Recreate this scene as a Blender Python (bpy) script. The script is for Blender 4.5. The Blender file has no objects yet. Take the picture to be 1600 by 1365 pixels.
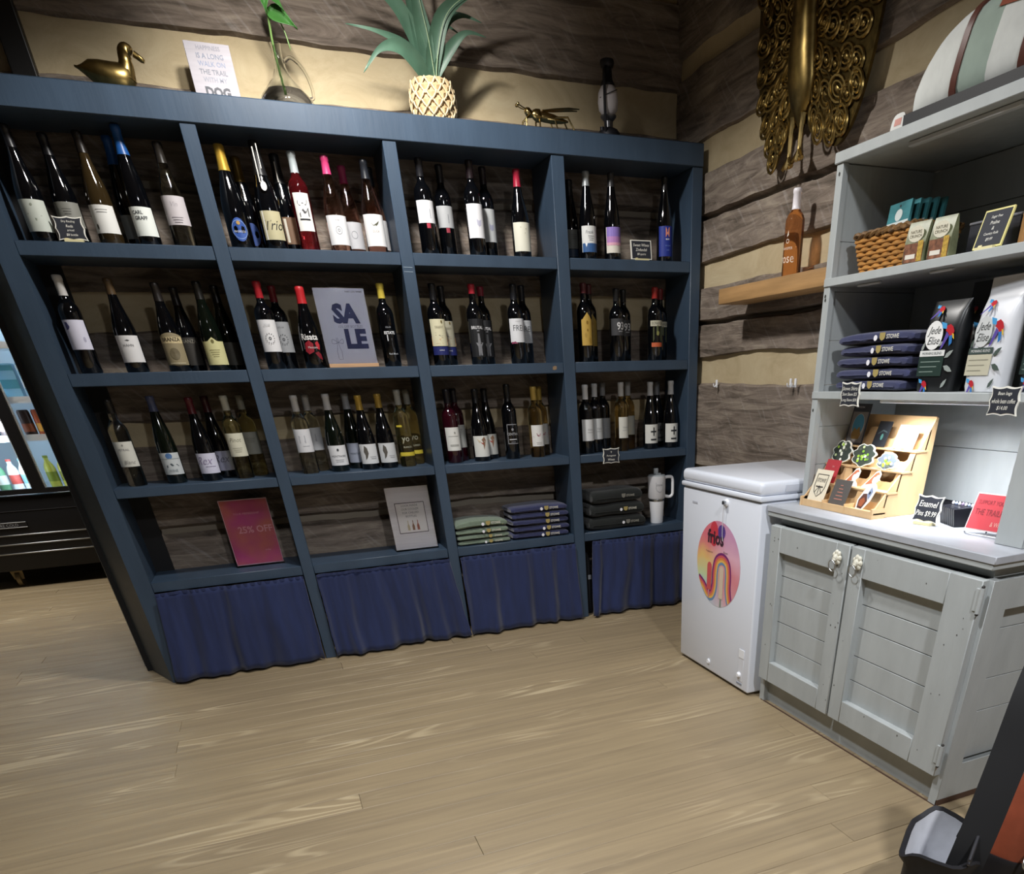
import bpy, bmesh, math, random
from mathutils import Vector, Matrix, noise as mnoise

random.seed(7)
S = bpy.context.scene
COL = S.collection
PI = math.pi

# ------------------------------------------------------------------ camera
cam = bpy.data.cameras.new('camera'); camo = bpy.data.objects.new('camera', cam); COL.objects.link(camo)
FPX = 1057.2755; PPX = 974.9; PPY = 1278.81
cam.sensor_fit = 'HORIZONTAL'; cam.sensor_width = 36.0
cam.lens = FPX * 36.0 / 1600.0
cam.shift_x = (800 - PPX) / 1600.0
cam.shift_y = (PPY - 682.5) / 1600.0
cam.clip_start = 0.05; cam.clip_end = 60
Rr = (0.908223, -0.417656, -0.026346); Rd = (-0.248702, -0.488044, -0.836636); Rf = (0.336568, 0.766405, -0.547125)
mw = Matrix(((Rr[0], -Rd[0], -Rf[0], 0.6507), (Rr[1], -Rd[1], -Rf[1], -3.7565), (Rr[2], -Rd[2], -Rf[2], 1.1872), (0, 0, 0, 1)))
camo.matrix_world = mw
S.camera = camo

# ------------------------------------------------------------------ world, lamps, exposure
S.view_settings.view_transform = 'Standard'; S.view_settings.look = 'None'
S.view_settings.gamma = 1.0; S.view_settings.use_curve_mapping = False
S.view_settings.exposure = 0.65
wd = bpy.data.worlds.new('world'); S.world = wd; wd.use_nodes = True
wd.node_tree.nodes['Background'].inputs[0].default_value = (0.8, 0.9, 1, 1)
wd.node_tree.nodes['Background'].inputs[1].default_value = 0.02

def lamp(name, kind, loc, aim, energy, color, size=.1, spot=None, blend=.5, size_y=None, spread=None):
    l = bpy.data.lights.new(name, kind); l.energy = energy; l.color = color
    if kind == 'SPOT':
        l.spot_size = math.radians(spot); l.spot_blend = blend; l.shadow_soft_size = size
    elif kind == 'AREA':
        l.size = size
        if size_y: l.shape = 'RECTANGLE'; l.size_y = size_y
        if spread: l.spread = math.radians(spread)
    else:
        l.shadow_soft_size = size
    o = bpy.data.objects.new(name, l); COL.objects.link(o); o.location = loc
    d = Vector(aim) - Vector(loc)
    o.rotation_euler = d.to_track_quat('-Z', 'Y').to_euler()
    return o

lamp('track_spot_lamp', 'SPOT', (0.9, -1.05, 2.72), (1.3, .25, 2.3), 40, (1, .96, .9), .05, 68, .9)
lamp('track_spot_lamp', 'SPOT', (1.15, -0.86, 2.68), (1.19, -.74, 0), 86, (1, .97, .93), .08, 148, .35)
lamp('ceiling_spot_lamp', 'SPOT', (0.7, -2.4, 2.74), (1.0, -2.35, 0), 100, (.93, .96, 1), .08, 126, .8)
lamp('ceiling_spot_lamp', 'SPOT', (1.55, -4.1, 2.74), (1.8, -3.2, 0), 150, (.96, .97, 1), .08, 140, 1)
lamp('next_room_lamp', 'AREA', (-1.3, 1.9, 2.76), (-1.3, 1.9, 0), 16, (1, .95, .88), 1.0, spread=105)

# ------------------------------------------------------------------ materials
def lin(h):
    h = h.lstrip('#'); r = []
    for i in (0, 2, 4):
        c = int(h[i:i+2], 16) / 255
        r.append(c / 12.92 if c <= .04045 else ((c + .055) / 1.055) ** 2.4)
    return tuple(r)
MATS = {}
def P(name, hx='#808080', rough=.5, metal=0, trans=0, ior=1.45, coat=0, emit=0, noise=None, bump=None, rand=0, sheen=0, spec=.5):
    if name in MATS: return MATS[name]
    m = bpy.data.materials.new(name); m.use_nodes = True; MATS[name] = m
    nt = m.node_tree; b = nt.nodes['Principled BSDF']
    c = lin(hx)
    b.inputs['Base Color'].default_value = (*c, 1); b.inputs['Roughness'].default_value = rough
    b.inputs['Metallic'].default_value = metal; b.inputs['IOR'].default_value = ior
    b.inputs['Transmission Weight'].default_value = trans; b.inputs['Coat Weight'].default_value = coat
    b.inputs['Sheen Weight'].default_value = sheen; b.inputs['Specular IOR Level'].default_value = spec
    if emit:
        b.inputs['Emission Color'].default_value = (*c, 1); b.inputs['Emission Strength'].default_value = emit
    last = None
    if noise or bump:
        tc = nt.nodes.new('ShaderNodeTexCoord')
    if noise:
        sc, amt = noise[0], noise[1]
        mp = nt.nodes.new('ShaderNodeMapping'); mp.inputs['Scale'].default_value = sc
        nt.links.new(tc.outputs['Object'], mp.inputs['Vector'])
        nz = nt.nodes.new('ShaderNodeTexNoise'); nz.inputs['Scale'].default_value = 1; nz.inputs['Detail'].default_value = 6
        nt.links.new(mp.outputs['Vector'], nz.inputs['Vector'])
        rp = nt.nodes.new('ShaderNodeValToRGB')
        rp.color_ramp.elements[0].position = .3; rp.color_ramp.elements[1].position = .7
        rp.color_ramp.elements[0].color = (*[max(0, x * (1 - amt)) for x in c], 1)
        rp.color_ramp.elements[1].color = (*[min(1, x * (1 + amt)) for x in c], 1)
        nt.links.new(nz.outputs['Fac'], rp.inputs['Fac']); last = rp.outputs['Color']
        nt.links.new(last, b.inputs['Base Color'])
    if rand:
        oi = nt.nodes.new('ShaderNodeObjectInfo'); hs = nt.nodes.new('ShaderNodeHueSaturation')
        mr = nt.nodes.new('ShaderNodeMapRange'); mr.inputs[3].default_value = 1 - rand; mr.inputs[4].default_value = 1 + rand
        nt.links.new(oi.outputs['Random'], mr.inputs[0]); nt.links.new(mr.outputs[0], hs.inputs['Value'])
        if last: nt.links.new(last, hs.inputs['Color'])
        else: hs.inputs['Color'].default_value = (*c, 1)
        nt.links.new(hs.outputs['Color'], b.inputs['Base Color'])
    if bump:
        mp2 = nt.nodes.new('ShaderNodeMapping'); mp2.inputs['Scale'].default_value = bump[0]
        nt.links.new(tc.outputs['Object'], mp2.inputs['Vector'])
        n2 = nt.nodes.new('ShaderNodeTexNoise'); n2.inputs['Scale'].default_value = 1; n2.inputs['Detail'].default_value = 8
        nt.links.new(mp2.outputs['Vector'], n2.inputs['Vector'])
        bp = nt.nodes.new('ShaderNodeBump'); bp.inputs['Strength'].default_value = bump[1]; bp.inputs['Distance'].default_value = .02
        nt.links.new(n2.outputs['Fac'], bp.inputs['Height']); nt.links.new(bp.outputs['Normal'], b.inputs['Normal'])
    return m
def C(hx, rough=.6): return P('paint ' + hx + ' %.2f' % rough, hx, rough)

def log_material(name, dark, mid, light, mort=False):
    m = bpy.data.materials.new(name); m.use_nodes = True; nt = m.node_tree; b = nt.nodes['Principled BSDF']
    b.inputs['Roughness'].default_value = .85; b.inputs['Specular IOR Level'].default_value = .2
    tc = nt.nodes.new('ShaderNodeTexCoord'); oi = nt.nodes.new('ShaderNodeObjectInfo')
    ad = nt.nodes.new('ShaderNodeVectorMath'); ad.operation = 'ADD'
    ml = nt.nodes.new('ShaderNodeMath'); ml.operation = 'MULTIPLY'; ml.inputs[1].default_value = 37
    nt.links.new(oi.outputs['Random'], ml.inputs[0])
    nt.links.new(tc.outputs['Object'], ad.inputs[0]); nt.links.new(ml.outputs[0], ad.inputs[1])
    mp = nt.nodes.new('ShaderNodeMapping'); mp.inputs['Scale'].default_value = (3.2, 3.2, 26) if not mort else (5, 5, 9)
    nt.links.new(ad.outputs[0], mp.inputs['Vector'])
    n1 = nt.nodes.new('ShaderNodeTexNoise'); n1.inputs['Scale'].default_value = 1; n1.inputs['Detail'].default_value = 10; n1.inputs['Roughness'].default_value = .65; n1.inputs['Distortion'].default_value = 1.1
    nt.links.new(mp.outputs[0], n1.inputs['Vector'])
    rp = nt.nodes.new('ShaderNodeValToRGB'); e = rp.color_ramp.elements
    e[0].position = .3; e[0].color = (*lin(dark), 1); e[1].position = .72; e[1].color = (*lin(light), 1)
    k = e.new(.5); k.color = (*lin(mid), 1)
    nt.links.new(n1.outputs['Fac'], rp.inputs['Fac'])
    # hewing marks: short diagonal scratches
    mpr = nt.nodes.new('ShaderNodeMapping'); mpr.inputs['Rotation'].default_value = (0, .75, 0); nt.links.new(ad.outputs[0], mpr.inputs['Vector'])
    mp2 = nt.nodes.new('ShaderNodeMapping'); mp2.inputs['Scale'].default_value = (60, 20, 6)
    nt.links.new(mpr.outputs[0], mp2.inputs['Vector'])
    n2 = nt.nodes.new('ShaderNodeTexNoise'); n2.inputs['Scale'].default_value = 1; n2.inputs['Detail'].default_value = 5
    nt.links.new(mp2.outputs[0], n2.inputs['Vector'])
    r2 = nt.nodes.new('ShaderNodeValToRGB'); r2.color_ramp.elements[0].position = .56; r2.color_ramp.elements[1].position = .74
    nt.links.new(n2.outputs['Fac'], r2.inputs['Fac'])
    mx = nt.nodes.new('ShaderNodeMixRGB'); mx.blend_type = 'SCREEN'; mx.inputs[0].default_value = .0 if mort else .10
    nt.links.new(rp.outputs[0], mx.inputs[1]); nt.links.new(r2.outputs[0], mx.inputs[2])
    nt.links.new(mx.outputs[0], b.inputs['Base Color'])
    bp = nt.nodes.new('ShaderNodeBump'); bp.inputs['Strength'].default_value = .55 if not mort else .25; bp.inputs['Distance'].default_value = .02
    nt.links.new(n1.outputs['Fac'], bp.inputs['Height']); nt.links.new(bp.outputs[0], b.inputs['Normal'])
    MATS[name] = m
    return m
M_LOG = log_material('hewn log', '#524a41', '#80746a', '#a39889')
M_MORT = log_material('chinking', '#b0a080', '#bcac8c', '#c6b898', True)

def floor_material():
    m = bpy.data.materials.new('heart pine planks'); m.use_nodes = True; nt = m.node_tree; b = nt.nodes['Principled BSDF']
    tc = nt.nodes.new('ShaderNodeTexCoord'); oi = nt.nodes.new('ShaderNodeObjectInfo')
    ml = nt.nodes.new('ShaderNodeMath'); ml.operation = 'MULTIPLY'; ml.inputs[1].default_value = 91
    nt.links.new(oi.outputs['Random'], ml.inputs[0])
    ad = nt.nodes.new('ShaderNodeVectorMath'); ad.operation = 'ADD'
    nt.links.new(tc.outputs['Object'], ad.inputs[0]); nt.links.new(ml.outputs[0], ad.inputs[1])
    mp = nt.nodes.new('ShaderNodeMapping'); mp.inputs['Scale'].default_value = (1.6, 34, 1)
    nt.links.new(ad.outputs[0], mp.inputs['Vector'])
    n1 = nt.nodes.new('ShaderNodeTexNoise'); n1.inputs['Scale'].default_value = 1; n1.inputs['Detail'].default_value = 5; n1.inputs['Distortion'].default_value = .6
    nt.links.new(mp.outputs[0], n1.inputs['Vector'])
    # flame grain: rings of a stretched low-frequency noise
    mp2 = nt.nodes.new('ShaderNodeMapping'); mp2.inputs['Scale'].default_value = (.8, 7, 1)
    nt.links.new(ad.outputs[0], mp2.inputs['Vector'])
    n2 = nt.nodes.new('ShaderNodeTexNoise'); n2.inputs['Scale'].default_value = 1; n2.inputs['Detail'].default_value = 1
    nt.links.new(mp2.outputs[0], n2.inputs['Vector'])
    mm = nt.nodes.new('ShaderNodeMath'); mm.operation = 'MULTIPLY'; mm.inputs[1].default_value = 95
    nt.links.new(n2.outputs['Fac'], mm.inputs[0])
    sn = nt.nodes.new('ShaderNodeMath'); sn.operation = 'SINE'; nt.links.new(mm.outputs[0], sn.inputs[0])
    r1 = nt.nodes.new('ShaderNodeValToRGB'); e = r1.color_ramp.elements
    e[0].position = .28; e[0].color = (*lin('#897960'), 1); e[1].position = .75; e[1].color = (*lin('#a18f70'), 1)
    nt.links.new(n1.outputs['Fac'], r1.inputs['Fac'])
    gr = nt.nodes.new('ShaderNodeMapRange'); gr.inputs[1].default_value = .2; gr.inputs[2].default_value = 1; gr.inputs[3].default_value = 0; gr.inputs[4].default_value = .7
    nt.links.new(sn.outputs[0], gr.inputs[0])
    # grain shows only on some planks and worn patches
    n3 = nt.nodes.new('ShaderNodeTexNoise'); n3.inputs['Scale'].default_value = 1.3; n3.inputs['Detail'].default_value = 3
    nt.links.new(ad.outputs[0], n3.inputs['Vector'])
    r3 = nt.nodes.new('ShaderNodeValToRGB'); r3.color_ramp.elements[0].position = .52; r3.color_ramp.elements[1].position = .66
    nt.links.new(n3.outputs['Fac'], r3.inputs['Fac'])
    m3 = nt.nodes.new('ShaderNodeMath'); m3.operation = 'MULTIPLY'
    nt.links.new(gr.outputs[0], m3.inputs[0]); nt.links.new(r3.outputs[0], m3.inputs[1])
    mx = nt.nodes.new('ShaderNodeMixRGB'); mx.inputs[2].default_value = (*lin('#c9b896'), 1)
    nt.links.new(m3.outputs[0], mx.inputs[0]); nt.links.new(r1.outputs[0], mx.inputs[1])
    hs = nt.nodes.new('ShaderNodeHueSaturation'); mr = nt.nodes.new('ShaderNodeMapRange'); mr.inputs[3].default_value = .95; mr.inputs[4].default_value = 1.04
    nt.links.new(oi.outputs['Random'], mr.inputs[0]); nt.links.new(mr.outputs[0], hs.inputs['Value']); nt.links.new(mx.outputs[0], hs.inputs['Color'])
    nt.links.new(hs.outputs[0], b.inputs['Base Color'])
    b.inputs['Roughness'].default_value = .42
    bp = nt.nodes.new('ShaderNodeBump'); bp.inputs['Strength'].default_value = .12; bp.inputs['Distance'].default_value = .01
    nt.links.new(n1.outputs['Fac'], bp.inputs['Height']); nt.links.new(bp.outputs[0], b.inputs['Normal'])
    return m
M_FLOOR = floor_material()
M_BLUE = P('navy blue shelf paint', '#374759', .42, noise=((9, 9, 3), .12), bump=((60, 60, 9), .04))
M_CURT = P('navy cotton', '#19264f', .85, noise=((40, 40, 6), .15), sheen=.3)
M_GREY = P('grey chalk paint', '#a8adad', .5, noise=((14, 14, 4), .07), bump=((40, 40, 9), .08))
M_WHITE = P('white enamel', '#dfe4ee', .28, coat=.3)
M_WHITE2 = P('white plastic', '#eceef2', .35)
M_GASK = P('gasket grey', '#a7adb8', .5)
M_BLACK = P('black plastic', '#0e0e10', .4)
M_STEEL = P('steel', '#b8bcc0', .3, metal=1)
M_BRASS = P('aged brass', '#96804e', .33, metal=1, noise=((30, 30, 30), .35))
M_BRASS2 = P('bright brass', '#bda56e', .22, metal=1)
M_GLASS = P('clear glass', '#fbfdfc', .01, trans=1, ior=1.33)
M_WATER = P('water', '#f8fbf8', .0, trans=1, ior=1.2)
M_PANE = P('window glass', '#ffffff', .03, trans=1, ior=1.05)
M_INK = C('#22252b'); M_PAPER = C('#e9e8ee', .4)
GL = {'black': P('black bottle glass', '#06070a', .06, coat=.6), 'green': P('dark green bottle glass', '#0a100b', .06, coat=.6),
      'brown': P('brown bottle glass', '#2e2414', .06, coat=.5), 'clear': P('pale wine in clear glass', '#f3f0dc', .03, trans=1, ior=1.36),
      'yellow': P('yellow wine in clear glass', '#f0e8b8', .03, trans=1, ior=1.36), 'rose': P('rose wine in clear glass', '#e8bfae', .03, trans=1, ior=1.36),
      'red': P('deep pink wine in clear glass', '#a02c33', .04, trans=.9, ior=1.36), 'amber': P('orange wine in clear glass', '#e6cf98', .03, trans=1, ior=1.36),
      'blush': P('blush wine in clear glass', '#dd9a62', .03, trans=.95, ior=1.36), 'wine': P('red wine in glass', '#2a0610', .05, coat=.6)}

# ------------------------------------------------------------------ mesh helpers
class MB:
    def __init__(s): s.v = []; s.f = []
    def add(s, v, f):
        o = len(s.v); s.v += [tuple(p) for p in v]; s.f += [tuple(i + o for i in q) for q in f]; return s
    def box(s, x0, x1, y0, y1, z0, z1):
        return s.add([(x0,y0,z0),(x1,y0,z0),(x1,y1,z0),(x0,y1,z0),(x0,y0,z1),(x1,y0,z1),(x1,y1,z1),(x0,y1,z1)],
                     [(0,3,2,1),(4,5,6,7),(0,1,5,4),(1,2,6,5),(2,3,7,6),(3,0,4,7)])
    def rbox(s, x0, x1, y0, y1, z0, z1, r=.004, seg=2):
        bm = bmesh.new(); t = MB().box(x0, x1, y0, y1, z0, z1)
        vs = [bm.verts.new(p) for p in t.v]
        for q in t.f: bm.faces.new([vs[i] for i in q])
        bmesh.ops.bevel(bm, geom=bm.edges[:], offset=r, segments=seg, affect='EDGES', profile=.5)
        bm.verts.index_update()
        s.add([v.co[:] for v in bm.verts], [[v.index for v in f.verts] for f in bm.faces]); bm.free(); return s
    def prism(s, poly, a, b, axis='y'):
        n = len(poly)
        def mk(p, t): return (p[0], t, p[1]) if axis == 'y' else ((p[0], p[1], t) if axis == 'z' else (t, p[0], p[1]))
        v = [mk(p, a) for p in poly] + [mk(p, b) for p in poly]
        f = [tuple(range(n)), tuple(range(2*n-1, n-1, -1))] + [(i, i+n, (i+1) % n + n, (i+1) % n) for i in range(n)]
        return s.add(v, f)
    def flat(s, poly, y=0):
        return s.add([(p[0], y, p[1]) for p in poly], [tuple(range(len(poly)))])
    def lathe(s, prof, n=24, c=(0,0,0), sx=1, sy=1):
        v = []; f = []; rings = []
        for r, z in prof:
            if r <= 1e-6: rings.append([len(v)]); v.append((c[0], c[1], c[2]+z))
            else:
                rings.append(list(range(len(v), len(v)+n)))
                v += [(c[0]+sx*r*math.cos(2*PI*i/n), c[1]+sy*r*math.sin(2*PI*i/n), c[2]+z) for i in range(n)]
        for a, b in zip(rings, rings[1:]):
            if len(a) == 1 and len(b) == 1: continue
            for i in range(n):
                j = (i+1) % n
                if len(a) == 1: f.append((a[0], b[j], b[i]))
                elif len(b) == 1: f.append((a[i], a[j], b[0]))
                else: f.append((a[i], a[j], b[j], b[i]))
        return s.add(v, f)
    def tube(s, pts, rad, n=8, flat=1.0, closed=False, up=None):
        pts = [Vector(p) for p in pts]; m = len(pts)
        rs = rad if isinstance(rad, (list, tuple)) else [rad]*m
        v = []; f = []; nrm = None
        for i, p in enumerate(pts):
            if closed: t = pts[(i+1) % m] - pts[i-1]
            else: t = pts[min(i+1, m-1)] - pts[max(i-1, 0)]
            t.normalize()
            if nrm is None:
                u = Vector(up) if up else (Vector((0,0,1)) if abs(t.z) < .9 else Vector((1,0,0)))
                nrm = (u - t*u.dot(t)).normalized()
            else: nrm = (nrm - t*nrm.dot(t)).normalized()
            bi = t.cross(nrm)
            for k in range(n):
                a = 2*PI*k/n
                v.append(p + nrm*math.cos(a)*rs[i]*flat + bi*math.sin(a)*rs[i])
        for i in range(m if closed else m-1):
            for k in range(n):
                f.append((i*n+k, i*n+(k+1) % n, ((i+1) % m)*n+(k+1) % n, ((i+1) % m)*n+k))
        if not closed: f.append(tuple(range(n-1, -1, -1))); f.append(tuple((m-1)*n+k for k in range(n)))
        return s.add(v, f)
    def grid(s, fn, nu, nv):
        v = [fn(i/nu, j/nv) for i in range(nu+1) for j in range(nv+1)]
        f = [(i*(nv+1)+j, (i+1)*(nv+1)+j, (i+1)*(nv+1)+j+1, i*(nv+1)+j+1) for i in range(nu) for j in range(nv)]
        return s.add(v, f)
    def loft(s, rings, caps=True):
        n = len(rings[0]); v = [p for r in rings for p in r]
        f = [(i*n+k, i*n+(k+1) % n, (i+1)*n+(k+1) % n, (i+1)*n+k) for i in range(len(rings)-1) for k in range(n)]
        if caps: f.append(tuple(range(n-1, -1, -1))); f.append(tuple((len(rings)-1)*n+k for k in range(n)))
        return s.add(v, f)
    def ball(s, c, rx, ry=None, rz=None, n=14):
        ry = ry or rx; rz = rz or rx
        t = MB().lathe([(0, -1)] + [(math.sin(PI*k/8), -math.cos(PI*k/8)) for k in range(1, 8)] + [(0, 1)], n)
        return s.add([(c[0]+p[0]*rx, c[1]+p[1]*ry, c[2]+p[2]*rz) for p in t.v], t.f)
    def xf(s, M):
        s.v = [tuple(M @ Vector(p)) for p in s.v]; return s
    def mesh(s, name, mat, smooth=True, ang=.7):
        me = bpy.data.meshes.new(name); me.from_pydata(s.v, [], s.f); me.update()
        bm = bmesh.new(); bm.from_mesh(me); bmesh.ops.recalc_face_normals(bm, faces=bm.faces[:]); bm.to_mesh(me); bm.free()
        if smooth:
            me.shade_smooth(); me.set_sharp_from_angle(angle=ang)
        if mat: me.materials.append(mat)
        return me

def link(name, me, parent=None, loc=None, rot=None):
    o = bpy.data.objects.new(name, me); COL.objects.link(o)
    if parent: o.parent = parent
    if loc: o.location = loc
    if rot is not None: o.rotation_euler = rot
    return o
def part(name, mb, mat, parent, label=None, smooth=True, loc=None, rot=None):
    o = link(name, mb.mesh(name, mat, smooth), parent, loc, rot)
    if label: o['label'] = label
    return o
def tag(o, label, cat, group=None):
    o['label'] = label; o['category'] = cat
    if group: o['group'] = group
    return o
def thing(name, label, cat, loc=(0,0,0), rotz=0, group=None):
    o = bpy.data.objects.new(name, None); COL.objects.link(o); o.empty_display_size = .05
    o.location = loc; o.rotation_euler = (0, 0, rotz)
    return tag(o, label, cat, group)
def struct(name, mb, mat, parent=None, smooth=False):
    o = link(name, mb.mesh(name, mat, smooth), parent); o['kind'] = 'structure'; return o
def catmull(pts, k=6, closed=False):
    pts = [Vector(p) for p in pts]; out = []; n = len(pts)
    for i in range(n if closed else n-1):
        if closed: a, b, c, d = pts[i-1], pts[i], pts[(i+1) % n], pts[(i+2) % n]
        else: a, b, c, d = pts[max(i-1, 0)], pts[i], pts[i+1], pts[min(i+2, n-1)]
        for j in range(k):
            t = j/k
            out.append(.5*((2*b) + (c-a)*t + (2*a-5*b+4*c-d)*t*t + (3*b-a-3*c+d)*t**3))
    if not closed: out.append(pts[-1])
    return out
def nz(x, y=0, z=0): return mnoise.noise(Vector((x, y, z)))

TXT = {}
def text2d(s, h, maxw=None, shear=0, bold=0, res=2):
    key = (s, shear, bold)
    if key not in TXT:
        cu = bpy.data.curves.new('txt', 'FONT'); cu.body = s; cu.align_x = 'CENTER'; cu.align_y = 'CENTER'
        cu.shear = shear; cu.offset = bold; cu.resolution_u = res; cu.fill_mode = 'FRONT'; cu.space_line = .95
        o = bpy.data.objects.new('txt', cu); COL.objects.link(o)
        dg = bpy.context.evaluated_depsgraph_get(); me = bpy.data.meshes.new_from_object(o.evaluated_get(dg))
        v = [(p.co.x, p.co.y) for p in me.vertices]; f = [tuple(q.vertices) for q in me.polygons]
        bpy.data.objects.remove(o); bpy.data.meshes.remove(me); bpy.data.curves.remove(cu)
        if v:
            x0 = min(p[0] for p in v); x1 = max(p[0] for p in v); y0 = min(p[1] for p in v); y1 = max(p[1] for p in v)
            cx, cy, sc = (x0+x1)/2, (y0+y1)/2, 1/(y1-y0)
            v = [((p[0]-cx)*sc, (p[1]-cy)*sc) for p in v]
        TXT[key] = (v, f)
    v, f = TXT[key]
    if not v: return [], []
    w = (max(p[0] for p in v)-min(p[0] for p in v))*h
    kx = min(1, maxw/w) if maxw else 1
    return [(p[0]*h*kx, p[1]*h) for p in v], f
def text_part(name, s, h, parent, mat, x=0, z=0, y=0, maxw=None, shear=0, bold=0, M=None, label=None):
    v, f = text2d(s, h, maxw, shear, bold)
    mb = MB().add([(x+p[0], y, z+p[1]) for p in v], f)
    if M: mb.xf(M)
    return part(name, mb, mat, parent, label, smooth=False)
def ell(cx, cz, rx, rz, n=20, a0=0, a1=2*PI):
    return [(cx+rx*math.cos(a0+(a1-a0)*i/n), cz+rz*math.sin(a0+(a1-a0)*i/n)) for i in range(n + (0 if abs(a1-a0-2*PI) < 1e-6 else 1))]
def shield(cx, cz, w, h):
    return [(cx-w/2, cz+h/2), (cx+w/2, cz+h/2), (cx+w/2, cz-h*.05), (cx+w*.36, cz-h*.3), (cx, cz-h/2), (cx-w*.36, cz-h*.3), (cx-w/2, cz-h*.05)]

# ------------------------------------------------------------------ room shell
XW = 2.81; YB = 0.265
floor = struct('floor', MB().box(-3.3, 3.0, -5.3, 4.0, -.12, -.012), P('subfloor', '#75654c', .8))
random.seed(21)
PW = .11; row = 0; y = -3.4
FIXJ = {-0.2: .70, -0.55: .01, -0.82: .014, -1.08: .027, -1.55: .627}
while y < 3.4:
    x = -3.2 - random.random()*2
    cuts = [-3.2]
    while True:
        x += random.uniform(2.2, 4.2)
        if x > 2.5: break
        if x > -2.9: cuts.append(x)
    for k, v in FIXJ.items():
        if y <= k < y + PW: cuts = [-3.2, v]
    cuts.append(XW - .005)
    for a, b in zip(cuts, cuts[1:]):
        e = .0005
        mb = MB(); hx = (b-a)/2 - e; hy = PW/2 - e
        for (zz, ins) in ((-.012, 0), (-.0009, 0), (0, .0009)):
            mb.v += [(-hx+ins, -hy+ins, zz), (hx-ins, -hy+ins, zz), (hx-ins, hy-ins, zz), (-hx+ins, hy-ins, zz)]
        mb.f = [(4*l+i, 4*l+(i+1) % 4, 4*l+4+(i+1) % 4, 4*l+4+i) for l in (0, 1) for i in range(4)] + [(8, 9, 10, 11)]
        part('plank', mb, M_FLOOR, floor, smooth=False, loc=((a+b)/2, y+PW/2, random.uniform(-.0006, 0)))
    y += PW
struct('ceiling', MB().box(-3.3, 3.0, -5.3, 4.0, 2.82, 2.92), P('ceiling boards', '#6f6252', .8, noise=((3, 30, 3), .2)))
struct('wall_left', MB().box(-3.4, -3.3, -5.3, 4.0, 0, 2.82), P('plain plaster', '#8f877a', .8))
struct('wall_front', MB().box(-3.3, 3.0, -5.4, -5.3, 0, 2.82), P('plain plaster', '#8f877a', .8))
struct('wall_far', MB().box(-3.3, 3.0, 4.0, 4.1, 0, 2.82), P('pale plaster', '#a8a59c', .8))

def log_wall(name, L, bands, loc, rotz, seed):
    """backing of chinking with every hewn log as a part; local x runs along the wall, logs stand proud towards -y"""
    def mort(u, v):
        x = u*L; z = v*2.82
        sm = any(abs(z-(q[1]+p[0])/2) < .03 for q in bands for p in bands if 0 < p[0]-q[1] < .012)
        return (x, .03 if sm else -.012 + .006*nz(x*3, z*7, seed), z)
    mb = MB().grid(mort, int(L*14), 188)
    w = link(name, mb.mesh(name, M_MORT), None, loc, (0, 0, rotz)); w['kind'] = 'structure'
    for i, (z0, z1) in enumerate(bands):
        nx = int(L*26); nv = 14
        # neighbouring logs that meet in a tight seam share the seam's wobble
        s0 = round(z0, 2) if not any(abs(z0-q[1]) < .012 for q in bands) else 50+round(z0*20)
        s1 = round(z1, 2) if not any(abs(z1-q[0]) < .012 for q in bands) else 50+round(z1*20)
        def fn(u, v, z0=z0, z1=z1, i=i, s0=s0, s1=s1):
            x = u*L; s = seed*10+i*3.7
            a = z0 + .018*nz(x*1.6, seed+s0*7) + .006*nz(x*9, seed+s0*7+5); b = z1 + .018*nz(x*1.6, seed+s1*7) + .006*nz(x*9, seed+s1*7+5)
            zz = a + (b-a)*v
            e = min(v, 1-v)*(b-a)
            y = -.034 + .02*max(0, 1-e/.012)**2*1.0 + .012*nz(x*2.2, zz*9, s) + .005*nz(x*14, zz*22, s+1)
            if v <= 0 or v >= 1: y = .03
            return (x, y, zz)
        part('log', MB().grid(fn, nx, nv), M_LOG, w, loc=None)
    return w
log_wall('wall_back', 2.82, [(2.29, 2.6), (2.66, 2.82), (1.869, 2.165), (1.51, 1.866), (1.05, 1.41), (.623, .995), (.2, .62), (0, .16)], (.07, YB+.045, 0), 0, 3)
log_wall('wall_right', 5.55, [(2.385, 2.72), (2.745, 2.82), (2.075, 2.345), (1.819, 1.985), (1.635, 1.816), (1.405, 1.555), (1.255, 1.402), (.72, 1.16), (.3, .64), (0, .26)], (XW+.045, YB+.04, 0), -PI/2, 8)
struct('trim_1', MB().rbox(.15, .225, YB-.03, .45, 2.075, 2.82, .004), P('black stained post', '#0f0e0e', .5))
struct('trim_2', MB().box(.075, 2.95, YB+.05, .45, 0, 2.82).box(XW+.05, 3.0, -5.3, .45, 0, 2.82), P('plain plaster', '#8f877a', .8))

# ------------------------------------------------------------------ blue shelf unit
XS = [0, .638, .690, 1.348, 1.4005, 2.053, 2.112, 2.751]           # inner edges of the four columns
ZS = [1.992, 1.650, 1.607, 1.251, 1.2075, .844, .8065, .4603, .4175]
ZT = 2.073; DU = .258
unit = thing('shelf_unit', 'large navy blue painted wooden shelf unit with sixteen bays against the log wall', 'shelf', (0, 0, 0))
part('top_beam', MB().rbox(-.07, 2.806, -.012, DU, ZS[0], ZT, .003, 1), M_BLUE, unit)
mb = MB().prism([(0, -.004), (-.066, -.004), (-.222, .338), (-.20, .345), (0, DU)], 0, ZT-.005, 'z')
part('side_panel', mb, M_BLUE, unit)
part('back_board', MB().box(-.2, .078, DU-.012, DU, 0, ZT-.01), P('black blocking board', '#121214', .7), unit)  # board added to block the next room's brightness behind the first column
for a, b in ((XS[1], XS[2]), (XS[3], XS[4]), (XS[5], XS[6]), (XS[7], 2.806)):
    part('upright', MB().rbox(a, b, -.006, DU, .0, ZS[0]-.0005, .002, 1), M_BLUE, unit)
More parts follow.
